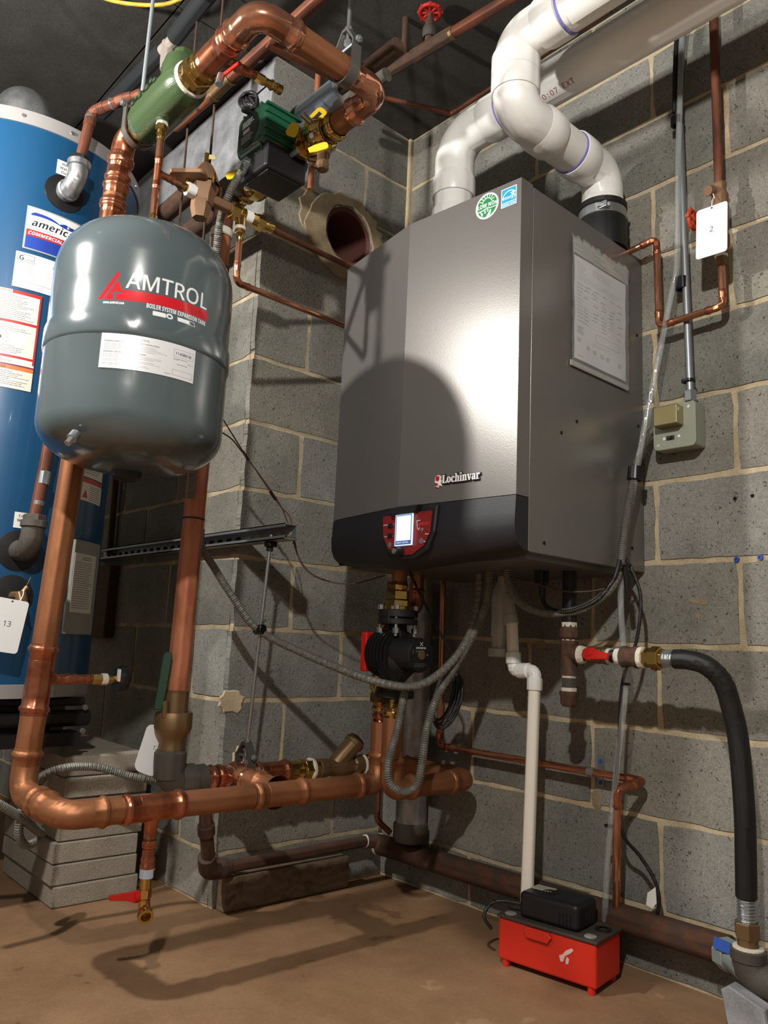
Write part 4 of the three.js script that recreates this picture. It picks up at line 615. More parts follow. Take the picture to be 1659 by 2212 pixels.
// ---------------------------------------------------------------- upper pump with its brass flanges
{
  const t = thing('green_circulator', 'green finned circulator pump with black terminal box between brass flanges near the ceiling', 'pump', [PXL, 1.94, 0.38]);
  const x = PXL, y = 1.938;
  part(t, 'volute', [lathe([x, y, 0.27], [0, 0, 1], [[0.03, 0], [0.032, 0.02], [0.05, 0.045], [0.056, 0.09], [0.05, 0.14], [0.032, 0.17], [0.03, 0.195]], 30), lathe([x + 0.02, y, 0.37], [-1, 0, 0], [[0.05, 0], [0.062, 0.01], [0.062, 0.03], [0.055, 0.036], [0, 0.036]], 32)], M.iron);
  const motor = part(t, 'motor', [box(x - 0.125, x - 0.012, y - 0.038, y + 0.078, 0.335, 0.462, 0.022)], M.greenPump, 'glossy green motor housing');
  for (let i = 0; i < 5; i++) part(motor, 'fin', box(x - 0.118, x - 0.014, y - 0.02 + i * 0.021, y - 0.013 + i * 0.021, 0.455, 0.4665, 0.002), M.greenPump);
  for (let i = 0; i < 4; i++) part(motor, 'fin', box(x - 0.118, x - 0.014, y - 0.02, y + 0.0835, 0.352 + i * 0.026, 0.358 + i * 0.026, 0.002), M.greenPump);
  part(motor, 'end_label', fitUV(lathe([x - 0.1245, y + 0.02, 0.398], [-1, 0, 0], [[0.046, 0], [0.045, 0.0018], [0, 0.0018]], 32), [0, 0, 1], [0, 1, 0], 0.352, 0.444, y - 0.026, y + 0.066), std({ roughness: 0.3, map: canvasTex(192, 192, (c, w) => { const r = rng(21); c.fillStyle = '#16201c'; c.fillRect(0, 0, w, w); scribble(c, 40, 40, 110, 4, 10, r, '#cfd6d2', 4); c.fillStyle = '#e6ece8'; c.fillRect(50, 88, 60, 22); scribble(c, 36, 122, 120, 4, 11, r, '#cfd6d2', 5); }) }));
  part(t, 'terminal_box', [box(x - 0.112, x + 0.008, y - 0.1, y - 0.03, 0.35, 0.468, 0.008), box(x - 0.1, x - 0.005, y - 0.104, y - 0.096, 0.36, 0.458, 0.004)], M.blackPlastic, 'black terminal box');
  part(t, 'back_plate', [cyl([x + 0.012, y, 0.37], [x + 0.03, y, 0.37], 0.06, 30)], M.iron);
}
function brassFlange(t, z0, s, name = 'ball_valve_flange') {             // flange face at z0, valve body growing along s*z
  const d = V(0, 0, s), x = PXL, y = 1.936; const pts = []; for (let i = 0; i < 28; i++) { const a = i / 28 * Math.PI * 2; pts.push([0.038 * Math.cos(a) * (1 + 0.55 * Math.abs(Math.cos(a)) ** 3), 0.04 * Math.sin(a)]); }
  const b = part(t, 'flange', plate(pts.map(([a, c]) => [a, c]), 0.012, [x, y, z0 - (s < 0 ? 0.012 : 0)], V(0.72, 0.7, 0), V(-0.7, 0.72, 0), 0.002), M.brass);
  part(t, 'valve_body', [lathe([x, y, z0 + s * 0.01], d, [[0.034, 0], [0.038, 0.012], [0.043, 0.03], [0.043, 0.05], [0.036, 0.064], [0.032, 0.07]], 30), pressEnd([x, y, z0 + s * 0.076], d, R2 * 1.06, 0.04), cyl([x, y, z0 + s * 0.064], [x, y, z0 + s * 0.084], R2 * 1.14)], M.brass);
  for (const k of [-1, 1]) part(t, 'bolt', [hex([x + k * 0.042, y + k * 0.041, z0 - s * 0.012], [x + k * 0.042, y + k * 0.041, z0 + s * 0.018], 0.007)], M.steel);
  return b;
}
const CR = V(0.745, 0, 0.667), CU = V(0, 1, 0); const il = (a, b) => CR.clone().multiplyScalar(a).addScaledVector(CU, b).normalize();
const lever = (o, ux, uy, L = 0.066, w = 0.02, mat = M.yellow) => plate([[0, -w * 0.32], [L * 0.35, -w / 2], [L * 0.86, -w / 2], [L * 0.97, -w * 0.36], [L, 0], [L * 0.97, w * 0.36], [L * 0.86, w / 2], [L * 0.35, w / 2], [0, w * 0.32]], 0.004, o, ux, uy, 0.001);
{
  const t = thing('brass_isolation_valve', 'bright brass flanged valve with yellow levers between copper pipe and green pump', 'valve', [PXL, 1.936, 0.54]);
  brassFlange(t, 0.482, 1);
  part(t, 'purge_port', [cyl([PXL - 0.004, 1.90, 0.545], [PXL - 0.008, 1.872, 0.552], 0.019), cyl([PXL - 0.008, 1.874, 0.552], [PXL - 0.01, 1.845, 0.556], 0.015), lathe([PXL - 0.01, 1.848, 0.556], V(-0.06, -1, 0.1), [[0.0165, 0], [0.0165, 0.014], [0.012, 0.018], [0, 0.018]], 12, 0.3)], M.brassDull);
  part(t, 'stem', cyl([PXL - 0.035, 1.955, 0.535], [PXL - 0.062, 1.966, 0.532], 0.007), M.steel); part(t, 'stem', [cyl([PXL - 0.03, 1.92, 0.55], [PXL - 0.05, 1.9, 0.56], 0.006)], M.steel);
  const mid = (c, a, b, L, w) => lever(along(c, il(a, b), -L / 2), il(a, b), il(-b, a), L, w);
  const L1 = part(t, 'lever', mid(V(-0.815, 1.968, 0.538), 0.62, 0.78, 0.062, 0.027), M.yellow, 'yellow lever with black lettering');
  part(t, 'lever', mid(V(-0.83, 1.862, 0.58), 0.93, 0.36, 0.046, 0.017), M.yellow, 'yellow lever over the purge port');
  part(t, 'lever', mid(V(-0.862, 1.925, 0.515), -0.35, -0.93, 0.034, 0.024), M.yellow, 'short yellow lever with a black arrow mark');
  part(t, 'cap_strap', [sweep(spline([[PXL - 0.02, 1.868, 0.55], [PXL - 0.045, 1.85, 0.545], [PXL - 0.04, 1.832, 0.55], [PXL - 0.015, 1.83, 0.556]], 24), 0.0022, 8)], M.cable);
  part(L1, 'lettering', plate([[-0.012, -0.005], [0.018, -0.005], [0.018, 0.004], [-0.012, 0.004]], 0.0007, along([-0.815, 1.968, 0.538], il(0.62, 0.78).cross(il(-0.78, 0.62)), 0.0052), il(0.62, 0.78), il(-0.78, 0.62)), M.blackPlastic);
}
{
  const t = thing('brass_flange_valve', 'brass flanged valve with one yellow lever on the iron elbow side of the green pump', 'valve', [PXL, 1.936, 0.25]);
  brassFlange(t, 0.29, -1);
  part(t, 'lever', lever([-0.862, 1.908, 0.315], il(-0.93, -0.36), il(0.36, -0.93), 0.055, 0.02), M.yellow, 'yellow lever with black lettering');
  part(t, 'green_tag', plate([[0, 0], [0.02, 0], [0.02, 0.05], [0, 0.05]], 0.003, [PXL - 0.06, 1.94, 0.3], V(0.8, 0, 0.6), V(0, 1, 0)), M.greenPump);
}
{ const t = thing('pump_wire_bundle', 'coil of black wire tied in a bundle above the green pump', 'cable', [-0.915, 2.02, 0.4]);
  const o = V(-0.915, 2.035, 0.398); for (let k = 0; k < 5; k++) { const P = []; for (let i = 0; i <= 20; i++) { const a = i / 20 * Math.PI * 2; P.push(V(o.x + 0.013 * Math.cos(a) + (k - 2) * 0.004, o.y + (0.022 + 0.004 * (k % 2)) * Math.sin(a), o.z + 0.02 * Math.cos(a + k * 0.5))); } part(t, 'coil', sweep(P, 0.004, 8, false), M.cable); }
  part(t, 'tie', [cyl([o.x - 0.02, o.y - 0.03, o.z], [o.x + 0.02, o.y - 0.026, o.z], 0.009)], M.cable);
  part(t, 'lead', sweep(spline([[-0.862, 2.115, 0.41], [-0.885, 2.085, 0.405], [-0.905, 2.05, 0.4], [-0.912, 2.0, 0.405], [-0.906, 1.93, 0.44], [-0.905, 1.885, 0.45]], 40), 0.002, 8), M.cable); }
{ const t = thing('pump_flex_conduit', 'grey flexible armoured conduit dropping from the green pump behind the brass tee', 'conduit', [-0.905, 1.86, 0.36]);
  part(t, 'connector', [cyl([-0.905, 1.875, 0.385], [-0.918, 1.85, 0.385], 0.012), hex([-0.9, 1.885, 0.385], [-0.906, 1.872, 0.385], 0.015), cyl([-0.93, 1.855, 0.395], [-0.926, 1.852, 0.4], 0.008)], M.steel);
  part(t, 'conduit', sweep(spline([[-0.914, 1.855, 0.385], [-0.93, 1.80, 0.36], [-0.925, 1.73, 0.31], [-0.892, 1.6, 0.25], [-0.885, 1.4, 0.225], [-0.885, 1.2, 0.21], [-0.875, 1.06, 0.19]], 560), (s) => 0.0095 + 0.0012 * Math.sin(s * 1250), 12), M.armour);
  for (const [x, y, z] of [[-0.893, 1.905, 0.412], [-0.898, 1.888, 0.416]]) part(t, 'wire_nut', lathe([x, y, z], V(0.6, 0.5, 0.6), [[0, 0], [0.006, 0], [0.007, 0.004], [0.005, 0.022], [0, 0.024]], 12), std({ color: 0xd8382c, roughness: 0.5 }), 'red wire connector'); }

// ---------------------------------------------------------------- feed line: tank pipe, regulator, backflow tee, two copper runs
{
  const t = thing('tank_feed_pipe', 'thin copper pipe with a tee dropping from the green separator to the grey tank', 'pipe', [TX, 1.65, TZ]);
  part(t, 'adapter', [hex([TX, 1.885, TZ - 0.004], [TX, 1.872, TZ - 0.004], 0.014), cyl([TX, 1.9, TZ - 0.004], [TX, 1.86, TZ - 0.002], 0.010), pressEnd([TX, 1.865, TZ - 0.002], [0, -1, 0], RS, 0.02)], M.brass);
  part(t, 'pipe', cyl([TX, 1.868, TZ - 0.002], [TX, 1.645, TZ], RS, 16), M.copper);
  tee(t, [TX, 1.762, TZ], V(0, 1, 0), RS, 0.022, V(1, 0, 0.02), RS * 0.95, 0.02, M.copperFit, pressEnd, 0.018);
  part(t, 'branch', [cyl([TX + 0.018, 1.762, TZ], [TX + 0.07, 1.759, TZ], RS, 16), pressEnd([TX + 0.03, 1.7615, TZ], V(1, 0, 0), RS, 0.016)], M.copper);
}
{
  const t = thing('pressure_regulator', 'bronze bell-shaped pressure reducing valve with a brass stem on the feed line', 'valve', [-1.0, 1.755, 0.36]);
  const c = V(-1.0, 1.757, 0.36), d = V(1, 0, 0), y = 1.757;
  part(t, 'inlet_nipple', [cyl([TX + 0.066, 1.759, 0.36], [TX + 0.09, y, 0.36], 0.0105), pressEnd([TX + 0.062, 1.759, 0.36], V(1, 0, 0), RS, 0.014)], M.brass); part(t, 'sealing_tape', cyl([TX + 0.074, 1.758, 0.36], [TX + 0.096, y, 0.36], 0.0165, 18), M.white);
  part(t, 'body', [cyl([-1.03, y, 0.36], [-0.93, y, 0.36], 0.014), lathe([c.x, y + 0.028, 0.36], [0, -1, 0], [[0, 0], [0.034, 0], [0.034, 0.01], [0.026, 0.03], [0.024, 0.05], [0, 0.05]], 6, 0.3), lathe([c.x - 0.004, y - 0.015, 0.36], [0, -1, 0], [[0.024, 0], [0.024, 0.02], [0.018, 0.044], [0, 0.044]], 6, 0.3)], M.bronze);
  part(t, 'flange', plate(rrect(0.084, 0.084, 0.012), 0.008, [c.x - 0.03, y + 0.026, 0.36 + 0.052], V(0.707, 0, -0.707), V(-0.707, 0, -0.707).negate().negate(), 0.001), M.bronze);
  part(t, 'bell', lathe([c.x, y + 0.03, 0.36], [0, 1, 0], [[0.036, 0], [0.036, 0.006], [0.031, 0.018], [0.024, 0.036], [0.016, 0.05], [0.011, 0.054], [0, 0.054]], 26), M.bronze);
  part(t, 'stem', [cyl([c.x, y + 0.08, 0.36], [c.x, y + 0.112, 0.36], 0.0055), hex([c.x, y + 0.08, 0.36], [c.x, y + 0.088, 0.36], 0.009)], M.brass); part(t, 'stem_tag', plate(rrect(0.018, 0.012, 0.005), 0.002, [c.x + 0.002, y + 0.099, 0.36], V(0.9, 0, 0.4), V(0, 1, 0)), std({ color: 0xd9d58a, roughness: 0.4 }));
  for (const [a, b] of [[0.05, 0], [-0.05, 0], [0, 0.05], [0, -0.05]]) part(t, 'bolt', hex([c.x + a * 0.86, y + 0.016, 0.36 + b * 0.86], [c.x + a * 0.86, y + 0.042, 0.36 + b * 0.86], 0.0045), M.brass);
}
{
  const t = thing('backflow_tee', 'brass backflow fitting with hexagon nuts feeding two thin copper pipes', 'valve', [-0.9, 1.757, 0.357]);
  const y = 1.757, z = 0.357, X = (a) => V(a, y, z);
  part(t, 'nipple', cyl(X(-0.94), X(-0.915), 0.014), M.bronze);
  part(t, 'body', [hex(X(-0.925), X(-0.9), 0.021), cyl(X(-0.902), X(-0.845), 0.0175), lathe(X(-0.9), V(1, 0, 0), [[0.0175, 0], [0.022, 0.003], [0.0175, 0.006]], 20), hex(X(-0.85), X(-0.828), 0.02), lathe(X(-0.83), V(1, 0, 0), [[0.015, 0], [0.016, 0.012], [0.012, 0.016], [0.0125, 0.03], [RS, 0.034]], 20), cyl([-0.892, y, z], [-0.892, y - 0.034, z], 0.014)], M.brass);
  part(t, 'paper_label', cylX(-0.885, -0.865, 0.0179), M.white);
  function cylX(a, b, r) { return lathe(X(a), V(1, 0, 0), [[r, 0], [r, b - a]], 24); }
  part(t, 'sealing_tape', cyl([-0.892, y - 0.03, z], [-0.892, y - 0.042, z], 0.0135), M.teflon);
  part(t, 'down_adapter', [hex([-0.892, y - 0.04, z], [-0.892, y - 0.052, z], 0.013), pressEnd([-0.892, y - 0.05, z], [0, -1, 0], RS, 0.022)], M.brass);
}
{ const t = thing('upper_feed_pipe', 'thin copper pipe running from the brass fitting past the flue hole to the boiler', 'pipe', [-0.6, 1.78, 0.3]); part(t, 'pipe', cyl([-0.81, 1.757, 0.355], [-0.36, 1.845, 0.205], 0.0081, 16), M.copperOld); }
{ const t = thing('lower_feed_pipe', 'thin copper pipe bending under the brass fitting and running to the boiler side', 'pipe', [-0.85, 1.6, 0.345]); run(t, [[-0.892, 1.70, 0.357], [-0.892, 1.578, 0.357], [-0.36, 1.655, 0.205]], 0.0081, 0.026, M.copper, M.copperFit, { L: 0.022 }); }

// ---------------------------------------------------------------- water heater
const WX = -1.163, WZ = -0.5, WR = 0.33;
{
  const t = thing('water_heater', 'tall blue commercial water heater with warning labels raised on concrete pavers', 'water heater', [WX, 0.4, WZ]);
  part(t, 'jacket', lathe([WX, 0.575, WZ], [0, 1, 0], [[0.0, 0], [WR, 0], [WR, 1.515], [0, 1.515]], 96), M.blue);
  part(t, 'top_rim', lathe([WX, 2.085, WZ], [0, 1, 0], [[WR - 0.01, 0], [WR + 0.004, 0], [WR + 0.004, 0.04], [WR - 0.002, 0.043], [WR - 0.03, 0.045], [0.0, 0.05]], 96), M.rimGrey, 'grey metal top rim');
  for (const a of [40, 62, 88, 110]) part(t, 'screw', lathe([WX + (WR + 0.004) * Math.cos(a * Math.PI / 180), 2.106, WZ + (WR + 0.004) * Math.sin(a * Math.PI / 180)], V(Math.cos(a * Math.PI / 180), 0, Math.sin(a * Math.PI / 180)), [[0.006, -0.001], [0.005, 0.003], [0, 0.004]], 10), M.steel);
  part(t, 'bottom_rim', lathe([WX, 0.545, WZ], [0, 1, 0], [[WR - 0.03, 0], [WR + 0.004, 0], [WR + 0.004, 0.034], [WR - 0.01, 0.036]], 96), M.rimGrey);
  part(t, 'burner_compartment', [lathe([WX, 0.42, WZ], [0, 1, 0], [[0, 0], [WR - 0.07, 0], [WR - 0.07, 0.125], [0, 0.125]], 48), cyl([WX - 0.25, 0.485, WZ + 0.29], [WX + 0.27, 0.485, WZ + 0.24], 0.022), cyl([WX - 0.25, 0.53, WZ + 0.27], [WX + 0.25, 0.53, WZ + 0.25], 0.012), box(WX - 0.25, WX + 0.24, 0.415, 0.45, WZ + 0.2, WZ + 0.28)], M.iron);
  for (const [a, h] of [[45, 0.03], [135, 0.03], [-60, 0.03], [-120, 0.03]]) part(t, 'foot', box(WX + (WR - 0.05) * Math.cos(a * Math.PI / 180) - 0.018, WX + (WR - 0.05) * Math.cos(a * Math.PI / 180) + 0.018, 0.386, 0.55, WZ + (WR - 0.05) * Math.sin(a * Math.PI / 180) - 0.012, WZ + (WR - 0.05) * Math.sin(a * Math.PI / 180) + 0.012), M.darkSteel);
  for (const y of [0.452, 0.515]) part(t, 'bolt', hex([WX + 0.245, y, WZ + 0.262], [WX + 0.247, y, WZ + 0.276], 0.008), M.steel);
  // vent hood on the top
  part(t, 'vent_elbow', [lathe([WX - 0.024, 2.13, WZ], [0, 1, 0], [[0.08, 0], [0.08, 0.14], [0.0825, 0.144], [0.0825, 0.15], [0.08, 0.154]], 40), sweep(fillet([V(WX - 0.024, 2.2, WZ), V(WX - 0.024, 2.352, WZ), V(WX - 0.03, 2.36, WZ - 0.9)], 0.085, 14), 0.08, 32), lathe([WX - 0.024, 2.13, WZ], [0, 1, 0], [[0.098, 0], [0.1, 0.004], [0.08, 0.008]], 40)], M.galv, 'grey sheet metal vent elbow');
  const S = (name, t0, t1, y0, y1, draw, w, h, label) => part(t, name, cylSheet(WX, WZ, WR + 0.0003, t0, t1, y0, y1), std({ map: canvasTex(w, h, draw), roughness: 0.4 }), label);
  S('badge', 103.4, 75, 1.728, 1.852, (x, w, h) => {
    x.fillStyle = '#9aa09e'; x.fillRect(0, 0, w, h); x.fillStyle = '#eceae4'; x.fillRect(14, 12, w - 28, h - 24); x.fillStyle = '#1f3f9c'; x.beginPath(); x.moveTo(34, 60); x.lineTo(60, 44); x.quadraticCurveTo(190, 40, 250, 78); x.quadraticCurveTo(300, 50, 320, 66); x.quadraticCurveTo(420, 70, w - 20, 50); x.lineTo(w - 20, 92); x.quadraticCurveTo(330, 104, 270, 92); x.quadraticCurveTo(170, 60, 34, 76); x.fill(); x.fillStyle = '#eceae4'; x.beginPath(); for (let i = 0; i <= 10; i++) { const a = i * Math.PI / 5 - 1.57, q = i % 2 ? 6 : 14; x.lineTo(322 + q * Math.cos(a), 80 + q * Math.sin(a)); } x.fill();
    x.fillStyle = '#1b1e2a'; x.font = 'italic bold 84px sans-serif'; x.fillText('american', 40, 162, w - 76); x.font = 'bold 15px sans-serif'; x.fillText('W A T E R   H E A T E R S', 60, 186); x.fillStyle = '#b8282c'; x.fillRect(14, 198, w - 28, 56); x.fillStyle = '#fff'; x.font = 'italic bold 40px sans-serif'; x.fillText('COMMERCIAL', 24, 240); x.fillStyle = '#1f3f9c'; x.fillRect(14, 254, w - 28, h - 266);
  }, 480, 372, 'white, red and blue maker badge');
  S('data_plate', 105.6, 75, 1.616, 1.716, (x, w, h) => { const r = rng(8); x.fillStyle = '#e6e6e4'; x.fillRect(0, 0, w, h); x.strokeStyle = '#222'; x.lineWidth = 3; x.strokeRect(16, 16, 110, 56); x.fillStyle = '#222'; x.font = 'bold 52px sans-serif'; x.fillText('G', 22, 62); x.font = 'bold 16px sans-serif'; x.fillText('GUARDIAN', 58, 60, 62); scribble(x, 20, 96, 130, 4, 16, r, '#666', 3); scribble(x, 20, 180, 150, 4, 10, r, '#888', 2); x.beginPath(); x.arc(290, 60, 30, 0, 7); x.stroke(); scribble(x, 210, 110, 120, 4, 14, r, '#777', 2); x.fillStyle = '#222'; for (let i = 0; i < 26; i++) x.fillRect(356 + i * 4 + r() * 2, 236, 1 + r() * 2.4, 30); scribble(x, 340, 130, 130, 6, 12, r, '#777', 2); x.fillRect(0, 228, 330, 3); }, 480, 282, 'white printed data plate');
  S('operating_label', 126, 92.2, 1.338, 1.606, (x, w, h) => { const r = rng(14); x.fillStyle = '#dcd6c8'; x.fillRect(0, 0, w, h); x.fillStyle = '#b42a28'; x.fillRect(w - 12, 0, 12, 470); x.fillRect(300, 0, w, 22); x.fillRect(240, 200, w, 18); x.fillRect(250, 428, w, 16); x.font = 'bold 20px sans-serif'; x.fillText('FOR YOUR SAFETY READ BEFORE OPERATING', 10, 18, 286); x.fillText('OPERATING INSTRUCTIONS', 10, 216, 220); x.fillText('TO TURN OFF GAS TO APPLIANCE', 10, 442, 230); scribble(x, 14, 40, 440, 13, 12, r, '#666', 4); scribble(x, 14, 240, 440, 3, 12, r, '#666', 4); x.strokeStyle = '#444'; x.lineWidth = 2; x.strokeRect(220, 286, 80, 66); x.fillStyle = '#222'; x.beginPath(); x.arc(258, 320, 12, 0, 7); x.fill(); scribble(x, 14, 366, 440, 5, 11, r, '#666', 4); scribble(x, 14, 454, 360, 2, 11, r, '#666', 4); x.fillStyle = '#6e2a50'; x.fillRect(0, 484, w, 10); x.fillStyle = '#d8713a'; x.fillRect(0, 494, w, 26); x.fillStyle = '#222'; x.font = 'bold 22px sans-serif'; x.fillText('WARNING', 210, 515); scribble(x, 14, 532, 450, 8, 12, r, '#555', 4); }, 480, 640, 'cream safety instruction label with red and orange bands');
  S('hot_label', 93, 84.5, 1.972, 2.014, (x, w, h) => { x.fillStyle = '#e9e8e2'; x.fillRect(0, 0, w, h); x.fillStyle = '#222'; x.font = 'bold 34px sans-serif'; x.fillText('Hot', 40, 40); x.fillText('Water', 26, 78); x.fillText('Out', 40, 116); }, 160, 130);
  S('cold_label', 92.4, 84.8, 0.976, 1.017, (x, w, h) => { x.fillStyle = '#e9e8e2'; x.fillRect(0, 0, w, h); x.fillStyle = '#222'; x.font = 'bold 34px sans-serif'; x.fillText('Cold', 34, 42); x.fillText('Water', 24, 80); x.fillText('In', 50, 118); }, 150, 134);
  S('notice', 60, 42, 1.150, 1.215, (x, w, h) => { const r = rng(2); x.fillStyle = '#dcd9d0'; x.fillRect(0, 0, w, h); scribble(x, 14, 14, 220, 8, 15, r, '#444', 4); }, 256, 150);
  S('caution_label', 60, 41.5, 1.082, 1.146, (x, w, h) => { const r = rng(4); x.fillStyle = '#dcd9d0'; x.fillRect(0, 0, w, h); x.fillStyle = '#c04434'; x.fillRect(0, 0, w, 30); scribble(x, 90, 44, 150, 8, 13, r, '#444', 4); x.fillStyle = '#c02a22'; x.beginPath(); x.moveTo(10, 130); x.lineTo(46, 74); x.lineTo(70, 130); x.fill(); }, 256, 150);
  part(t, 'thermostat_cover', cylSheet(WX, WZ, WR - 0.001, 62.5, 41, 0.712, 0.968, 0.016), std({ color: 0x8d8f88, roughness: 0.5 }), 'grey thermostat cover plate');
  part(t, 'cover_notice', cylSheet(WX, WZ, WR + 0.0155, 62.2, 45.4, 0.77, 0.932), std({ map: canvasTex(256, 420, (x, w, h) => { const r = rng(44); x.fillStyle = '#d3d1c9'; x.fillRect(0, 0, w, h); scribble(x, 80, 24, 120, 2, 14, r, '#333', 5); scribble(x, 16, 64, 220, 21, 16, r, '#555', 4); }), roughness: 0.6 }));
  for (const [y, a] of [[1.922, 88], [0.918, 88.8], [0.802, 89.5]]) { const u = V(Math.cos(a * Math.PI / 180), 0, Math.sin(a * Math.PI / 180)); part(t, 'escutcheon', lathe([WX + (WR - 0.004) * u.x, y, WZ + (WR - 0.004) * u.z], u, [[0.054, 0], [0.053, 0.005], [0.03, 0.009], [0, 0.009]], 30), M.blackPlastic, 'black round collar'); }
}
{ const t = thing('hot_outlet_pipe', 'grey iron elbow and copper pipe leaving the top of the blue water heater', 'pipe', [-1.14, 1.92, -0.13]);
  part(t, 'iron_elbow', [sweep(fillet([V(-1.151, 1.922, -0.165), V(-1.146, 1.922, -0.105), V(-1.143, 1.985, -0.103)], 0.034, 14), 0.026, 22), lathe([-1.143, 1.972, -0.103], [0, 1, 0], [[0.026, 0], [0.031, 0.003], [0.031, 0.018], [0.026, 0.02]], 24), lathe([-1.15, 1.922, -0.155], [0, 0, 1], [[0.026, 0], [0.03, 0.003], [0.03, 0.014], [0.026, 0.018]], 24)], M.galv);
  part(t, 'bushing', [hex([-1.143, 1.988, -0.103], [-1.142, 2.004, -0.103], 0.03)], M.iron);
  run(t, [[-1.142, 2.0, -0.103], [-1.126, 2.152, -0.1], [-1.078, 2.165, 0.0], [-1.055, 2.17, 0.03]], 0.0143, 0.03, M.copperOld, M.copperOld, { end: plainEnd, L: 0.02 });
  part(t, 'pipe', sweep(fillet([V(-1.06, 2.169, 0.025), V(-1.05, 2.172, 0.05), V(-1.02, 2.178, -0.1)], 0.02), 0.0143, 16), M.copperOld);
  part(t, 'solder', lathe([-1.13, 2.115, -0.101], [0.1, 1, 0], [[0.0145, 0], [0.0155, 0.002], [0.0155, 0.02], [0.0145, 0.022]], 18), M.zinc); part(t, 'solder', lathe([-1.097, 2.16, -0.04], V(0.43, 0.1, 0.9), [[0.0145, 0], [0.0165, 0.002], [0.0165, 0.005], [0.0145, 0.007]], 18), M.zinc); }
{ const t = thing('cold_inlet_pipe', 'dull iron elbow and copper pipe entering the side of the blue water heater', 'pipe', [-1.155, 0.92, -0.13]);
  part(t, 'iron_elbow', [sweep(fillet([V(-1.156, 0.918, -0.165), V(-1.152, 0.916, -0.1), V(-1.149, 0.985, -0.1)], 0.034, 14), 0.027, 22), lathe([-1.149, 0.972, -0.1], [0, 1, 0], [[0.027, 0], [0.032, 0.003], [0.032, 0.018], [0.027, 0.02]], 24)], M.ironGrey);
  part(t, 'bushing', hex([-1.149, 0.988, -0.1], [-1.149, 1.006, -0.1], 0.028), M.ironGrey);
  part(t, 'pipe', cyl([-1.149, 1.0, -0.1], [-1.12, 1.42, -0.1], 0.0143, 18), M.copperOld);
  part(t, 'solder', lathe([-1.1455, 1.03, -0.1], [0.07, 1, 0], [[0.0145, 0], [0.0155, 0.002], [0.0155, 0.01], [0.0145, 0.012]], 18), M.zinc); part(t, 'solder', lathe([-1.14, 1.085, -0.1], [0.07, 1, 0], [[0.0145, 0], [0.0168, 0.002], [0.0168, 0.034], [0.0145, 0.036]], 18), M.zinc); }
{ const t = thing('heater_drain_valve', 'small bronze drain cock on the lower side of the blue water heater', 'valve', [-1.16, 0.8, -0.15]);
  part(t, 'body', [cyl([-1.158, 0.802, -0.166], [-1.155, 0.802, -0.12], 0.011), cyl([-1.155, 0.806, -0.12], [-1.153, 0.785, -0.105], 0.014), lathe([-1.154, 0.79, -0.11], V(0, -0.6, 0.8), [[0.012, 0], [0.013, 0.018], [0.009, 0.018], [0, 0.012]], 18)], M.brassDull); part(t, 'stem', [cyl([-1.15, 0.81, -0.12], [-1.14, 0.825, -0.12], 0.006), cyl([-1.143, 0.825, -0.12], [-1.135, 0.85, -0.118], 0.0012, 8)], M.brassDull); }
// ---------------------------------------------------------------- white plastic vent pipes
const hubEnd = (p, d, r) => lathe(p, d, [[r * 1.02, -0.012], [r * 1.1, -0.002], [r * 1.13, 0.004], [r * 1.13, 0.052], [r * 1.1, 0.056], [r, 0.056]], 40, 0.5);
function ventPipe(t, pts, r, R, mark) {
  run(t, pts, r, R, M.pvc, M.pvc, { end: hubEnd, seg: 40 });
  for (const [p, d] of mark) part(t, 'primer_ring', lathe(p, d, [[r * 1.005, 0], [r * 1.045, 0.0005], [r * 1.045, 0.0035], [r * 1.005, 0.006]], 40), M.primer, 'purple primer line');
}
const pipePrint = (t, txt, x, y, z0, z1, r, ang, col = '#a03030') => {     // ink line printed along a pipe that runs along z
  const n = 3, g = new THREE.BufferGeometry(), pos = [], uv = [], idx = [], a0 = ang - 0.3, a1 = ang + 0.3;
  for (let j = 0; j <= 6; j++) for (let i = 0; i <= 1; i++) { const a = a0 + (a1 - a0) * j / 6; pos.push(x + (r + 0.0006) * Math.cos(a), y + (r + 0.0006) * Math.sin(a), z0 + (z1 - z0) * i); uv.push(i, 1 - j / 6); }
  for (let j = 0; j < 6; j++) idx.push(j * 2, j * 2 + 1, j * 2 + 2, j * 2 + 1, j * 2 + 3, j * 2 + 2);
  g.setAttribute('position', new THREE.Float32BufferAttribute(pos, 3)); g.setAttribute('uv', new THREE.Float32BufferAttribute(uv, 2)); g.setIndex(idx); g.computeVertexNormals();
  const w = Math.round((z1 - z0) * 1500), h = Math.round(0.6 * r * 1500);
  part(t, 'print', g, phy({ map: canvasTex(w, h, (c) => { c.fillStyle = '#ffffff'; c.fillRect(0, 0, w, h); c.save(); c.fillStyle = col; c.font = `${Math.round(h * 0.62)}px monospace`; if (txt[1]) { c.translate(w, h); c.rotate(Math.PI); } c.fillText(txt[0], 4, h * 0.72, w - 8); c.restore(); }), color: 0xf1f0ec, roughness: 0.36, side: THREE.DoubleSide }), 'red ink lettering');
};
{
  const t = thing('exhaust_vent_pipe', 'white plastic vent pipe zigzagging up from the black rubber coupling on the boiler', 'pipe', [-0.103, 1.9, 0.875]);
  const r = 0.052, x = -0.103, z = 0.878, X2 = -0.478;
  ventPipe(t, [[x, 1.895, z], [x, 2.0, z], [X2, 1.992, z], [X2, 2.175, z], [X2, 2.165, 3.98]], r, 0.086, [[[-0.247, 1.997, z], V(-1, 0, 0)], [[-0.36, 1.9945, z], V(1, 0, 0)], [[X2, 2.085, z], V(0, -1, 0)], [[X2, 2.174, z + 0.144], V(0, 0, 1)]]);
  pipePrint(t, ['PVC 1110-P MADE IN U.S.A.', true], X2, 2.172, z + 0.165, z + 0.62, r, Math.PI + 1.15);
}
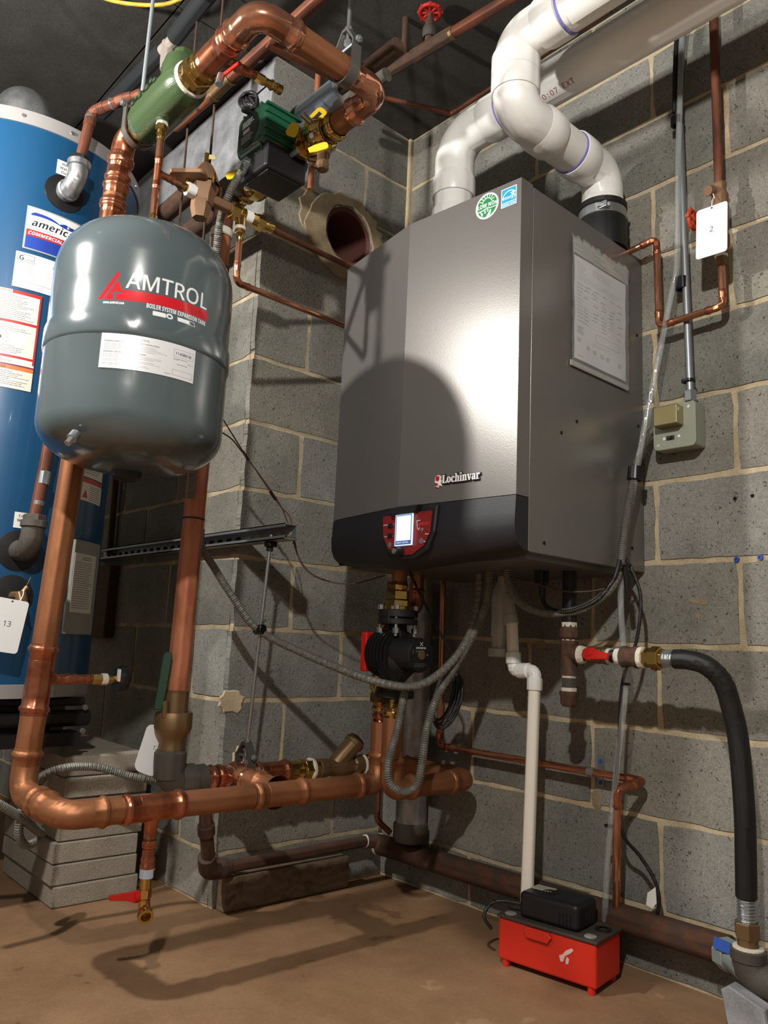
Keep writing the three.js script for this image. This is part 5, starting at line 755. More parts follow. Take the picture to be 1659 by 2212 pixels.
{
  const t = thing('rubber_coupling', 'black rubber pipe coupling with a steel band clamp on top of the boiler', 'coupling', [-0.103, 1.775, 0.878]);
  part(t, 'sleeve', lathe([-0.103, 1.775, 0.878], [0, 1, 0], [[0.056, 0], [0.0635, 0], [0.0635, 0.08], [0.061, 0.084], [0.061, 0.112], [0.0645, 0.116], [0.0645, 0.128], [0.054, 0.13]], 44), M.rubber);
  const c = part(t, 'band_clamp', lathe([-0.103, 1.861, 0.878], [0, 1, 0], [[0.0612, 0], [0.0625, 0.001], [0.0625, 0.024], [0.0612, 0.025]], 44), M.steel, 'shiny steel band');
  part(c, 'clamp_screw', [hex([-0.168, 1.873, 0.905], [-0.15, 1.873, 0.93], 0.007), box(-0.164, -0.145, 1.864, 1.882, 0.905, 0.928, 0.002)], M.steel);
}
{
  const t = thing('intake_vent_pipe', 'white plastic vent pipe running straight along the right wall above the boiler', 'pipe', [-0.28, 1.78, 0.5]);
  const r = 0.0555, x = -0.28;
  ventPipe(t, [[x, 1.776, 0.495], [x, 2.2, 0.495], [x, 2.176, 3.98]], r, 0.13, [[[x, 2.198, 0.679], V(0, 0, 1)]]);
  part(t, 'hub', hubEnd([x, 1.915, 0.495], V(0, 1, 0), r), M.pvc);
  pipePrint(t, ['06/23/19 00:07 EXT', false], x, 2.1975, 0.7, 0.98, r, Math.PI + 1.1);
}

// ---------------------------------------------------------------- things on the right wall
const ROW = std({ color: 0x8f9498, metalness: 0.7, roughness: 0.42 });
{ const t = thing('electrical_conduit', 'thin grey steel conduit strapped with black tape above the switch box', 'conduit', [-0.045, 1.35, 1.083]);
  part(t, 'tube', cyl([-0.045, 1.352, 1.084], [-0.045, 2.125, 1.069], 0.0092, 18), M.zinc);
  part(t, 'connector', [hex([-0.045, 1.335, 1.084], [-0.045, 1.362, 1.084], 0.0155)], M.zinc);
  for (const [y, z, h] of [[2.085, 1.068, 0.022], [1.63, 1.072, 0.03], [1.385, 1.084, 0.006]]) part(t, 'tape_band', lathe([-0.046, y, z - 0.004], [0, 1, 0], [[0.011, -0.001], [0.0165, 0], [0.0165, h], [0.011, h + 0.001]], 18), M.tape);
  part(t, 'cable', sweep(spline([[-0.045, 2.12, 1.069], [-0.046, 2.2, 1.076], [-0.05, 2.34, 1.086], [-0.05, 2.46, 1.12], [-0.05, 2.58, 1.15]], 40), 0.0085, 12), std({ color: 0x5b5e61, roughness: 0.6 }));
  part(t, 'cable', sweep(spline([[-0.052, 2.12, 1.06], [-0.056, 2.24, 1.066], [-0.054, 2.36, 1.076], [-0.06, 2.5, 1.12], [-0.06, 2.58, 1.16]], 40), 0.006, 10), M.cable); }
{ const t = thing('switch_box', 'metal electrical box with a toggle switch and raised cover on the block wall', 'switch', [-0.03, 1.28, 1.044]);
  part(t, 'box', box(-0.05, 0, 1.226, 1.335, 0.993, 1.098, 0.004), M.boxGrey);
  const cv = part(t, 'cover', plate(rrect(0.108, 0.112, 0.012), 0.003, [-0.05, 1.2245, 0.9915], [0, 0, 1], [0, 1, 0], 0.0008), M.boxGrey);
  part(cv, 'receptacle_cover', box(-0.086, -0.052, 1.276, 1.325, 1.008, 1.07, 0.003), std({ color: 0x8a8058, metalness: 0.5, roughness: 0.4 }), 'yellowed raised cover');
  part(cv, 'toggle', [box(-0.056, -0.052, 1.246, 1.256, 1.026, 1.046), box(-0.062, -0.054, 1.248, 1.254, 1.034, 1.04)], M.blackPlastic);
  for (const [z, y] of [[1.02, 1.251], [1.058, 1.252], [1.083, 1.322], [1.004, 1.236]]) part(cv, 'screw', lathe([-0.053, y, z], [-1, 0, 0], [[0.005, 0], [0.004, 0.0015], [0, 0.002]], 12), M.steel); }
{ const t = thing('gate_valve_riser', 'dull brown pipe with a bronze gate valve and orange hand wheel on the right wall', 'pipe', [-0.065, 1.69, 1.178]);
  part(t, 'pipe', cyl([-0.065, 1.855, 1.177], [-0.065, 2.58, 1.174], 0.0112, 18), M.copperOld);
  const v = part(t, 'valve', [lathe([-0.065, 1.862, 1.178], [0, -1, 0], [[0.014, 0], [0.017, 0.006], [0.014, 0.02], [0.02, 0.034], [0.02, 0.12], [0.016, 0.13], [0.02, 0.14], [0.02, 0.165], [0.016, 0.17], [0.013, 0.186]], 22), lathe([-0.067, 1.79, 1.165], [0, 0, -1], [[0.017, 0], [0.017, 0.016], [0.01, 0.024], [0.006, 0.05], [0, 0.05]], 18), cyl([-0.085, 1.838, 1.17], [-0.1, 1.832, 1.165], 0.012)], M.bronze);
  part(v, 'hand_wheel', [...[0].map(() => { const g = new THREE.TorusGeometry(0.022, 0.0055, 10, 24); g.rotateX(0.0); g.translate(-0.07, 1.79, 1.112); return g; }), cyl([-0.092, 1.79, 1.112], [-0.048, 1.79, 1.112], 0.004), cyl([-0.07, 1.812, 1.112], [-0.07, 1.768, 1.112], 0.004), cyl([-0.07, 1.79, 1.104], [-0.07, 1.79, 1.12], 0.008), ...Array.from({ length: 6 }, (_, i) => { const a = i * 1.047; return cyl([-0.07 + 0.02 * Math.cos(a), 1.79 + 0.02 * Math.sin(a), 1.112], [-0.07 + 0.03 * Math.cos(a), 1.79 + 0.03 * Math.sin(a), 1.112], 0.0055, 8); })], M.orangeWheel, 'orange hand wheel');
  part(t, 'sealing_tape', cyl([-0.065, 1.675, 1.178], [-0.065, 1.669, 1.178], 0.0145), M.white); part(t, 'adapter', [cyl([-0.065, 1.672, 1.178], [-0.065, 1.648, 1.178], 0.0125), hex([-0.065, 1.668, 1.178], [-0.065, 1.66, 1.178], 0.014)], M.brassDull); }
{ const t = thing('boiler_gas_relief_pipe', 'bright copper pipe looping from the gate valve across the conduit to the boiler top', 'pipe', [-0.065, 1.54, 1.1]);
  run(t, [[-0.065, 1.655, 1.178], [-0.065, 1.546, 1.178], [-0.065, 1.541, 1.016], [-0.065, 1.779, 1.012], [-0.065, 1.772, 0.93]], 0.0085, 0.022, M.copper, M.copperFit, { L: 0.02 });
  t.name = 'makeup_water_pipe'; }
{ // numbered tags
  const tag = (name, label, at, ux, uy, w, h, txt, round) => { const t = thing('numbered_tag', label, 'tag', at); const o = at; const c = canvasTex(192, Math.round(192 * h / w), (x, W, H) => { x.fillStyle = '#e9ebec'; x.fillRect(0, 0, W, H); x.fillStyle = '#3a3f46'; x.font = '46px sans-serif'; const m = x.measureText(txt).width; x.fillText(txt, W * 0.5 - m / 2, H * 0.52); x.beginPath(); x.arc(W / 2, 13, 6, 0, 7); x.fill(); });
    const X = A3(ux).clone().normalize(), Y = A3(uy).clone().normalize(); const g = plate(rrect(w, h, round), 0.0014, o, X, Y); fitUV(g, X, Y, X.dot(A3(o)), X.dot(A3(o)) + w, Y.dot(A3(o)), Y.dot(A3(o)) + h); part(t, 'card', g, std({ map: c, roughness: 0.45 })); return t; };
  let t = tag('tag', 'white plastic tag numbered 2 hanging on the bronze gate valve', [-0.122, 1.652, 1.143], V(0.02, -0.02, 1), V(0.03, 1, 0.02), 0.074, 0.126, '2', 0.007); part(t, 'tie', sweep(spline([[-0.116, 1.775, 1.181], [-0.112, 1.795, 1.181], [-0.095, 1.81, 1.178], [-0.09, 1.83, 1.172]], 20), 0.0012, 6), M.white);
  t = tag('tag', 'white plastic tag numbered 12 hanging on the bronze valve near the floor', [-0.922, 0.4, 0.112], V(1, -0.4, 0.1), V(0.26, 1, 0), 0.06, 0.112, '12', 0.016); part(t, 'tie', sweep(spline([[-0.87, 0.49, 0.118], [-0.866, 0.51, 0.12], [-0.862, 0.53, 0.13]], 16), 0.0012, 6), M.white);
  t = tag('tag', 'white plastic tag numbered 13 hanging on the water heater drain cock', [-1.235, 0.668, -0.088], V(1, -0.12, 0.06), V(0.12, 1, 0), 0.078, 0.128, '13', 0.008); part(t, 'tie', sweep(spline([[-1.165, 0.786, -0.086], [-1.158, 0.8, -0.09], [-1.152, 0.815, -0.105]], 16), 0.0012, 6), M.white);
}
{ const t = thing('clear_drain_tube', 'clear vinyl tube hanging down the right wall from the conduit to the condensate pump', 'tube', [-0.06, 1.2, 0.96]);
  part(t, 'tube', sweep(spline([[-0.06, 2.56, 1.14], [-0.058, 2.38, 1.094], [-0.064, 2.0, 1.075], [-0.064, 1.71, 1.066], [-0.064, 1.62, 1.05], [-0.075, 1.43, 1.013], [-0.09, 1.258, 0.983], [-0.1, 1.143, 0.965], [-0.12, 0.985, 0.948], [-0.14, 0.848, 0.95], [-0.14, 0.74, 0.957], [-0.14, 0.655, 0.962], [-0.14, 0.528, 0.946], [-0.13, 0.368, 0.92], [-0.11, 0.262, 0.895], [-0.082, 0.112, 0.869]], 160), 0.0075, 16, true), M.clear);
  for (const [x, y, z] of [[-0.14, 0.655, 0.962], [-0.12, 0.33, 0.905]]) part(t, 'tie', lathe([x, y, z], [0, 1, 0], [[0.0075, 0], [0.011, 0.0005], [0.011, 0.005], [0.0075, 0.006]], 14), M.cable); }

// ---------------------------------------------------------------- gas line
{
  const t = thing('gas_drop_pipe', 'black iron gas pipe with a rusty tee and drip cap under the boiler', 'pipe', [-0.2, 0.61, 0.848]);
  const x = -0.2, z = 0.848, c = (a, b, r) => cyl([x, a, z], [x, b, z], r, 22);
  part(t, 'pipe', [c(0.93, 0.79, 0.0168)], M.iron);
  for (const q of [[0.795, 0.783, 0.018], [0.757, 0.748, 0.0172], [0.664, 0.676, 0.0172], [0.628, 0.642, 0.018]]) part(t, 'sealing_compound', c(...q), M.teflon);
  part(t, 'union', [lathe([x, 0.79, z], [0, -1, 0], [[0.018, 0], [0.019, 0.006], [0.023, 0.014], [0.023, 0.03], [0.018, 0.036], [0.017, 0.042]], 8, 0.3)], M.rust);
  part(t, 'nipple', [c(0.77, 0.735, 0.0165)], M.ironGrey);
  part(t, 'tee', [lathe([x, 0.752, z], [0, -1, 0], [[0.017, 0], [0.022, 0.001], [0.022, 0.008], [0.0195, 0.012], [0.0195, 0.068], [0.022, 0.072], [0.022, 0.08], [0.017, 0.081]], 24), lathe([x, 0.72, z], [0, 0, 1], [[0.0195, 0], [0.0195, 0.018], [0.022, 0.021], [0.022, 0.029], [0.015, 0.03]], 24)], M.rust);
  part(t, 'nipple', [c(0.674, 0.63, 0.0165)], M.ironGrey);
  part(t, 'cap', [lathe([x, 0.634, z], [0, -1, 0], [[0.017, 0], [0.0225, 0.001], [0.0225, 0.008], [0.02, 0.012], [0.019, 0.03], [0.014, 0.036], [0, 0.037]], 24)], M.rust);
  const Z = (a, b, r) => cyl([x, 0.72, a], [x, 0.72, b], r, 22);
  for (const g of [lathe([x, 0.72, 0.877], [0, 0, 1], [[0.014, 0], [0.022, 0.002], [0.02, 0.012], [0.0145, 0.016]], 20), Z(0.952, 0.962, 0.018), Z(0.975, 0.988, 0.0185), lathe([x, 0.72, 1.032], [0, 0, 1], [[0.016, 0], [0.024, 0.002], [0.023, 0.012], [0.016, 0.014]], 20)]) part(t, 'sealing_compound', g, M.teflon);
  part(t, 'branch', [Z(0.88, 0.905, 0.014), Z(0.955, 0.98, 0.0145)], M.iron);
  const v = part(t, 'gas_valve', [lathe([x, 0.72, 0.9], [0, 0, 1], [[0.017, 0], [0.02, 0.004], [0.02, 0.014], [0.018, 0.02], [0.0195, 0.03], [0.018, 0.04], [0.02, 0.046], [0.02, 0.054], [0.016, 0.056]], 8, 0.3), cyl([x - 0.014, 0.722, 0.928], [x - 0.026, 0.723, 0.928], 0.009)], M.brassDull);
  part(v, 'red_handle', [plate([[-0.018, -0.008], [-0.008, -0.012], [0.01, -0.01], [0.044, -0.008], [0.046, 0.002], [0.02, 0.007], [0.006, 0.014], [-0.012, 0.012], [-0.019, 0.004]], 0.006, [x - 0.026, 0.722, 0.926], [0, 0, 1], [0, 1, 0], 0.0015), cyl([x - 0.03, 0.723, 0.925], [x - 0.036, 0.723, 0.925], 0.004)], M.red, 'red lever handle');
  part(t, 'coupling', [lathe([x, 0.72, 0.99], [0, 0, 1], [[0.017, 0], [0.024, 0.002], [0.024, 0.012], [0.021, 0.016], [0.022, 0.03], [0.0245, 0.034], [0.0245, 0.043], [0.018, 0.045]], 26)], M.rust);
}
{
  const t = thing('flexible_gas_line', 'black sleeved flexible gas line with brass nuts curving down to the floor', 'hose', [-0.15, 0.2, 1.22]);
  const x = -0.2;
  part(t, 'nut', [hex([x, 0.72, 1.044], [x, 0.72, 1.06], 0.021), hex([x, 0.72, 1.06], [x, 0.72, 1.084], 0.0255), cyl([x, 0.72, 1.084], [x, 0.72, 1.092], 0.02)], M.brass);
  part(t, 'bare_end', sweep(spline([[x, 0.72, 1.09], [x, 0.72, 1.12]], 64), s => 0.017 + 0.0018 * Math.sin(s * 1100), 20), M.steel);
  part(t, 'sleeve', sweep(spline([[x, 0.72, 1.114], [x + 0.002, 0.7195, 1.145], [-0.19, 0.71, 1.178], [-0.172, 0.68, 1.203], [-0.157, 0.63, 1.213], [-0.147, 0.56, 1.222], [-0.144, 0.43, 1.2285], [-0.142, 0.33, 1.2275], [-0.14, 0.262, 1.2255]], 120), s => 0.0205 + (s > 0.075 && s < 0.125 ? 0.0007 * Math.sin(s * 420) : 0), 22), M.rubber, 'smooth black sleeve');
  part(t, 'bare_end', sweep(spline([[-0.14, 0.266, 1.2255], [-0.138, 0.214, 1.2245]], 90), s => 0.0172 + 0.0018 * Math.sin(s * 1000), 20), M.steel);
  part(t, 'nut', [hex([-0.138, 0.216, 1.2245], [-0.137, 0.186, 1.2245], 0.0245), cyl([-0.137, 0.188, 1.2245], [-0.137, 0.168, 1.2245], 0.0195)], M.brassDull);
}
{
  const t = thing('floor_elbow', 'grey iron elbow with sealing compound at the floor below the flexible gas line', 'pipe', [-0.13, 0.05, 1.23]);
  part(t, 'elbow', [sweep(fillet([V(-0.136, 0.162, 1.225), V(-0.134, 0.118, 1.228), V(-0.13, 0.112, 1.31)], 0.04, 14), 0.032, 22), lathe([-0.136, 0.165, 1.225], [0, -1, 0], [[0.027, -0.004], [0.034, 0], [0.034, 0.018], [0.03, 0.022]], 24), lathe([-0.13, 0.113, 1.28], [0, 0, 1], [[0.032, 0], [0.038, 0.004], [0.038, 0.024], [0.03, 0.028]], 24)], M.ironGrey);
  part(t, 'sealing_compound', lathe([-0.1365, 0.172, 1.225], [0, -1, 0], [[0.02, 0], [0.029, 0.002], [0.03, 0.01], [0.024, 0.014]], 22), M.teflon);
  part(t, 'union', [cyl([-0.075, 0.124, 1.145], [-0.088, 0.124, 1.172], 0.032, 8), cyl([-0.088, 0.124, 1.172], [-0.12, 0.122, 1.212], 0.026, 20)], M.greyPaint); part(t, 'blue_sticker', [plate(rrect(0.04, 0.022, 0.003), 0.001, [-0.112, 0.139, 1.142], V(-0.25, 0.0, 1), V(0.3, 0.95, 0))], M.blueSticker);
  part(t, 'painted_riser', [plate([[0, 0], [0.075, -0.004], [0.07, 0.03], [0.06, 0.08], [-0.005, 0.1], [-0.018, 0.09]], 0.03, [-0.155, 0.002, 1.212], [0, 0, 1], [0, 1, 0], 0.003)], std({ map: rep(galvMap, 2, 2), color: 0xf4f2f4, roughness: 0.8 }), 'splashed white block');
}

// ---------------------------------------------------------------- condensate trap, drain, pump
{
  const t = thing('condensate_trap', 'cloudy plastic condensate trap hanging under the boiler', 'trap', [-0.15, 0.72, 0.6]);
  const x = -0.15, z = 0.597;
  part(t, 'bottle', lathe([x, 0.755, z - 0.004], [0.01, 1, 0.03], [[0.0, 0], [0.02, 0], [0.023, 0.004], [0.023, 0.045], [0.026, 0.1], [0.022, 0.125], [0.012, 0.15], [0.012, 0.18], [0, 0.18]], 28), M.cloudy);
  part(t, 'cup', lathe([x, 0.757, z - 0.004], [0, -1, 0], [[0.021, 0], [0.019, 0.004], [0.019, 0.03], [0.029, 0.032], [0.029, 0.05], [0.025, 0.053], [0, 0.053]], 28), M.cloudy);
  part(t, 'outlet', [sweep(fillet([V(x, 0.87, z + 0.004), V(x, 0.85, z + 0.022), V(x, 0.79, z + 0.036)], 0.03), 0.0175, 18), cyl([x, 0.815, z + 0.03], [x, 0.79, z + 0.036], 0.019)], M.cloudy);
}
{
  const t = thing('condensate_drain', 'white plastic drain pipe with two elbows dropping into the condensate pump', 'pipe', [-0.16, 0.17, 0.71]);
  const e = (p, d, r) => lathe(p, d, [[r * 1.03, -0.004], [r * 1.28, 0], [r * 1.28, 0.024], [r * 1.24, 0.027], [r, 0.027]], 26, 0.5);
  run(t, [[-0.15, 0.80, 0.634], [-0.152, 0.671, 0.645], [-0.156, 0.674, 0.716], [-0.185, 0.13, 0.722]], 0.0155, 0.02, M.pvcOld, M.pvc, { end: e, seg: 26 });
}
{
  const t = thing('condensate_pump', 'red plastic condensate pump tank with black motor cover on the floor', 'pump', [-0.17, 0, 0.81]);
  const F = V(-0.258, 0, 0.69), L = V(0.143, 0, 0.9897), D = V(0.9897, 0, -0.143), U = V(0, 1, 0), W = 0.135, LEN = 0.252, H = 0.112;
  const at = (a, y, d) => F.clone().addScaledVector(L, a).addScaledVector(D, d).add(V(0, y, 0));
  const bx = (a0, a1, y0, y1, d0, d1, r = 0.003) => { const g = new RoundedBoxGeometry(a1 - a0, y1 - y0, d1 - d0, 3, Math.min(r, (y1 - y0) / 2.1, (d1 - d0) / 2.1, (a1 - a0) / 2.1)); g.applyMatrix4(new THREE.Matrix4().makeBasis(L, U, D.clone().negate()).setPosition(at((a0 + a1) / 2, (y0 + y1) / 2, (d0 + d1) / 2))); return g; };
  const tk = part(t, 'tank', [bx(0.004, LEN - 0.004, 0.014, H - 0.006, 0.004, W - 0.004, 0.006), ...[[0.075, 0.125]].map(([a, b]) => plate([[0, 0], [0.008, 0.008], [0.06, 0.008], [0.068, 0], [0.06, -0.012], [0.008, -0.012]], 0.004, at(a, 0.094, 0.002).addScaledVector(D, -0.003), L, U, 0.001))], M.redPlastic, 'bright red plastic tank');
  for (const [a, d] of [[0.02, 0.016], [LEN - 0.02, 0.016], [0.02, W - 0.016], [LEN - 0.02, W - 0.016]]) part(tk, 'foot', cyl(at(a, 0, d), at(a, 0.018, d), 0.009, 14), M.redPlastic);
  part(tk, 'paint_smear', [plate([[0, 0], [0.006, 0.002], [0.01, 0.014], [0.022, 0.022], [0.03, 0.03], [0.026, 0.034], [0.012, 0.026], [0.004, 0.016], [-0.004, 0.012], [-0.002, 0.004]], 0.0008, at(0.165, 0.05, 0.0036), L, U), plate([[0.012, -0.002], [0.018, 0.0], [0.02, 0.01], [0.014, 0.014], [0.012, 0.006]], 0.0008, at(0.165, 0.05, 0.0036), L, U)], std({ color: 0xd9b9b6, roughness: 0.9 }), 'pale paint smear');
  const lid = part(t, 'lid', bx(0, LEN, H - 0.008, H, 0, W, 0.003), std({ color: 0x3d342c, roughness: 0.7 }));
  part(lid, 'plug', [lathe(at(LEN - 0.026, H, 0.022), U, [[0.0135, 0], [0.0135, 0.002], [0.012, 0.003], [0, 0.003]], 24)], M.rimGrey); part(lid, 'plug', [lathe(at(0.026, H, 0.022), U, [[0.0135, 0], [0.0135, 0.002], [0.012, 0.003], [0, 0.003]], 24)], M.rimGrey);
  part(lid, 'grommet', [lathe(at(LEN - 0.024, H, W - 0.05), U, [[0.018, 0], [0.018, 0.004], [0.01, 0.004]], 22)], M.rubber);
  const mc = part(t, 'motor_cover', bx(0.05, 0.2, H, H + 0.058, 0.016, W - 0.018, 0.012), M.blackPlastic, 'black motor cover with vents');
  for (let i = 0; i < 4; i++) part(mc, 'vent_slot', bx(0.152 + i * 0.009, 0.156 + i * 0.009, H + 0.01, H + 0.036, 0.0145, 0.018, 0.001), M.dark);
  for (let i = 0; i < 4; i++) part(mc, 'vent_slot', bx(0.1985, 0.2012, H + 0.01, H + 0.036, 0.05 + i * 0.012, 0.056 + i * 0.012, 0.001), M.dark);
  part(mc, 'fan_grille', [...[0.006, 0.012, 0.018].map(r => { const g = new THREE.TorusGeometry(r, 0.0016, 6, 24); g.rotateX(Math.PI / 2); const p = at(0.11, H + 0.058, 0.062); g.translate(p.x, p.y, p.z); return g; })], M.dark);
  part(mc, 'rating_label', fitUV(plate([[0, 0], [0.05, 0], [0.05, 0.045], [0, 0.045]], 0.0006, at(0.058, H + 0.0578, 0.058), L, D.clone().negate().negate().multiplyScalar(1)), [L.x, 0, L.z], [D.x, 0, D.z], at(0.058, 0, 0.058).dot(L), at(0.108, 0, 0.058).dot(L), at(0, 0, 0.058).dot(D), at(0, 0, 0.103).dot(D)), std({ map: canvasTex(200, 180, (x, w, h) => { const r = rng(17); x.fillStyle = '#b9b4a8'; x.fillRect(0, 0, w, h); x.fillStyle = '#3a3630'; x.fillRect(0, 0, w, 34); scribble(x, 12, 48, 170, 9, 13, r, '#4c4840', 4); }), roughness: 0.6 }), 'printed rating label');
}
{ const t = thing('looped_power_cable', 'black power cord looping from the red condensate pump with a white tag', 'cable', [-0.05, 0.2, 0.95]);
  part(t, 'cord', sweep(spline([[-0.02, 0.13, 0.87], [-0.05, 0.105, 0.93], [-0.055, 0.125, 0.975], [-0.06, 0.18, 0.995], [-0.062, 0.225, 0.985], [-0.07, 0.27, 0.955], [-0.1, 0.315, 0.93], [-0.125, 0.40, 0.925], [-0.135, 0.52, 0.94], [-0.142, 0.66, 0.955], [-0.13, 0.76, 0.985], [-0.12, 0.86, 0.99], [-0.12, 0.93, 0.965], [-0.125, 0.965, 0.945]], 120), 0.0042, 10), M.cable);
  part(t, 'white_tag', plate([[0, 0], [0.004, 0.026], [0.024, 0.044], [0.026, 0.01], [0.016, -0.004]], 0.0008, [-0.064, 0.168, 0.965], [0.0, 0, 1], [0, 1, 0]), M.white);
  part(t, 'cord', sweep(spline([[-0.262, 0.075, 0.68], [-0.272, 0.1, 0.665], [-0.255, 0.125, 0.668], [-0.235, 0.135, 0.69], [-0.215, 0.135, 0.73]], 40), 0.0042, 10), M.cable); }
{ const t = thing('pump_discharge_pipe', 'copper pipe rising from the condensate pump, then running along the right wall behind the drain', 'pipe', [-0.05, 0.43, 0.6]);
  run(t, [[-0.045, 0.93, 0.278], [-0.045, 0.433, 0.286], [-0.042, 0.433, 0.952], [-0.135, 0.42, 0.936], [-0.06, 0.098, 0.886]], 0.0095, 0.024, M.copper, M.copperFit, { L: 0.02 });
  const c = part(t, 'pipe_clamp', [lathe([-0.042, 0.433, 0.797], [0, 0, 1], [[0.0095, 0], [0.0118, 0.0005], [0.0118, 0.018], [0.0095, 0.0185]], 18)], M.zinc); part(c, 'strap_plate', [plate(rrect(0.018, 0.075, 0.003), 0.0015, [-0.003, 0.396, 0.8], [0, 0, 1], [0, 1, 0])], M.zinc); for (const y of [0.405, 0.458]) part(c, 'blue_screw', lathe([-0.0045, y, 0.809], [-1, 0, 0], [[0.005, 0], [0.005, 0.003], [0, 0.004]], 10), M.blueSticker); }

// ---------------------------------------------------------------- supports
function clevis(t, c, ax, r, top, w = 0.022) {                           // a clevis hanger round a pipe
  const s = V(-ax.z, 0, ax.x).normalize(), P = []; for (let i = 0; i <= 20; i++) { const a = Math.PI * (1 + i / 20); P.push([Math.cos(a) * (r + 0.004), Math.sin(a) * (r + 0.004)]); }
  const H = top - c.y; const pts = [[-0.011, H], [-(r + 0.004), H * 0.62], ...P.map(p => p), [r + 0.004, H * 0.62], [0.011, H], [0.007, H + 0.004], [-0.007, H + 0.004]];
  const inner = [[-0.007, H - 0.004], [-(r + 0.0005), H * 0.6], ...P.map(([a, b]) => [a * r / (r + 0.004) * 1.01, b * r / (r + 0.004) * 1.01]), [r + 0.0005, H * 0.6], [0.007, H - 0.004]];
  const sh = new THREE.Shape(pts.map(p => new THREE.Vector2(...p))); const hole = new THREE.Path(inner.map(p => new THREE.Vector2(...p)).reverse()); sh.holes.push(hole);
  const g = new THREE.ExtrudeGeometry(sh, { depth: w, bevelEnabled: false }); const Z = s.clone().cross(V(0, 1, 0)); g.applyMatrix4(new THREE.Matrix4().makeBasis(s, V(0, 1, 0), Z).setPosition(c.clone().addScaledVector(Z, -w / 2)));
  part(t, 'yoke', g, M.darkSteel); const k = c.clone().add(V(0, H * 0.6, 0)); part(t, 'cross_bolt', [cyl(along(k, s, -(r + 0.016)), along(k, s, r + 0.016), 0.004, 10), hex(along(k, s, r + 0.006), along(k, s, r + 0.014), 0.008), hex(along(k, s, -(r + 0.006)), along(k, s, -(r + 0.014)), 0.008)], M.zinc);
}
{ const t = thing('clevis_hanger', 'steel clevis hanger and threaded rod holding the cross pipe from the ceiling', 'hanger', [-0.885, 1.94, 0.742]); clevis(t, V(-0.885, UY - 0.003, 0.742), V(1, 0, 0), 0.0285, 2.035, 0.024); part(t, 'rod', cyl([-0.885, 2.0, 0.742], [-0.888, 2.58, 0.742], 0.0048, 12), M.steel); part(t, 'nut', [hex([-0.885, 2.003, 0.742], [-0.885, 2.016, 0.742], 0.009), hex([-0.885, 2.04, 0.742], [-0.885, 2.048, 0.742], 0.009)], M.steel); }
{ const t = thing('clevis_hanger', 'steel hanger strap and pale rod beside the green air separator', 'hanger', [SX, 1.94, 0.2]); clevis(t, V(SX, UY, 0.206), V(0, 0, 1), 0.037, 2.04, 0.02); part(t, 'rod', cyl([SX + 0.0, 2.03, 0.2], [SX + 0.004, 2.58, 0.2], 0.0048, 12), std({ color: 0xb9c4cc, metalness: 0.6, roughness: 0.4 })); }
{ const t = thing('strut_channel', 'slotted steel channel fixed to the chimney side, sticking out past its corner', 'bracket', [-0.63, 1.0, -0.3]);
  const x0 = -0.652, x1 = -0.611, y0 = 0.981, y1 = 1.022, z0 = -0.95, z1 = 0.285, th = 0.0026;
  part(t, 'web', [box(x1 - th, x1, y0, y1, z0, z1)], M.galv); for (const y of [y0, y1 - th]) part(t, 'flange', [box(x0, x1, y, y + th, z0, z1)], M.galv);
  for (const y of [y0, y1]) part(t, 'lip', [box(x0, x0 + th, y === y0 ? y : y - 0.009, y === y0 ? y + 0.009 : y, z0, z1)], M.galv);
  for (let z = z1 - 0.05; z > z0; z -= 0.05) part(t, 'slot', plate(rrect(0.028, 0.014, 0.0065), 0.0006, [x1 - th - 0.0006, 0.9945, z + 0.03], [0, 0, -1], [0, 1, 0]), (z > 0.01) ? M.parge : M.dark); }
{ const t = thing('threaded_rod_hanger', 'thin threaded rod with clevis holding the rear header from the slotted channel', 'hanger', [-0.632, 0.4, 0.16]);
  part(t, 'rod', cyl([-0.632, 0.41, 0.15], [-0.632, 1.0, 0.198], 0.0048, 12), M.steel); part(t, 'clamp', [box(-0.645, -0.619, 0.966, 0.981, 0.185, 0.211, 0.003), hex([-0.632, 0.966, 0.195], [-0.632, 0.955, 0.194], 0.009)], M.iron);
  clevis(t, V(-0.632, 0.372, 0.15), V(1, 0, 0), 0.0295, 0.452, 0.022); part(t, 'nut', [hex([-0.632, 0.455, 0.153], [-0.632, 0.463, 0.154], 0.009), hex([-0.632, 0.44, 0.152], [-0.632, 0.432, 0.152], 0.009)], M.zinc); }
// ---------------------------------------------------------------- armoured cables and wires
const bx = (t, pts, n, r = 0.0098) => part(t, 'conduit', sweep(spline(pts, n), s => r + 0.0013 * Math.sin(s * 1120), 12), M.armour);
{ const t = thing('armoured_cable', 'grey armoured cable sagging from the chimney channel past the pump up to the boiler', 'cable', [-0.55, 0.65, 0.35]);
  bx(t, [[-0.79, 1.0, 0.1], [-0.795, 0.955, 0.12], [-0.77, 0.9, 0.15], [-0.72, 0.82, 0.18], [-0.645, 0.745, 0.188], [-0.56, 0.69, 0.28], [-0.49, 0.645, 0.40], [-0.46, 0.625, 0.51], [-0.42, 0.628, 0.565], [-0.37, 0.66, 0.59], [-0.31, 0.72, 0.605], [-0.275, 0.79, 0.612], [-0.262, 0.86, 0.615], [-0.258, 0.93, 0.612]], 700); part(t, 'tie', [cyl([-0.645, 0.745, 0.176], [-0.640, 0.748, 0.204], 0.013, 12), cyl([-0.636, 0.76, 0.19], [-0.628, 0.775, 0.192], 0.002, 6)], M.tape); }
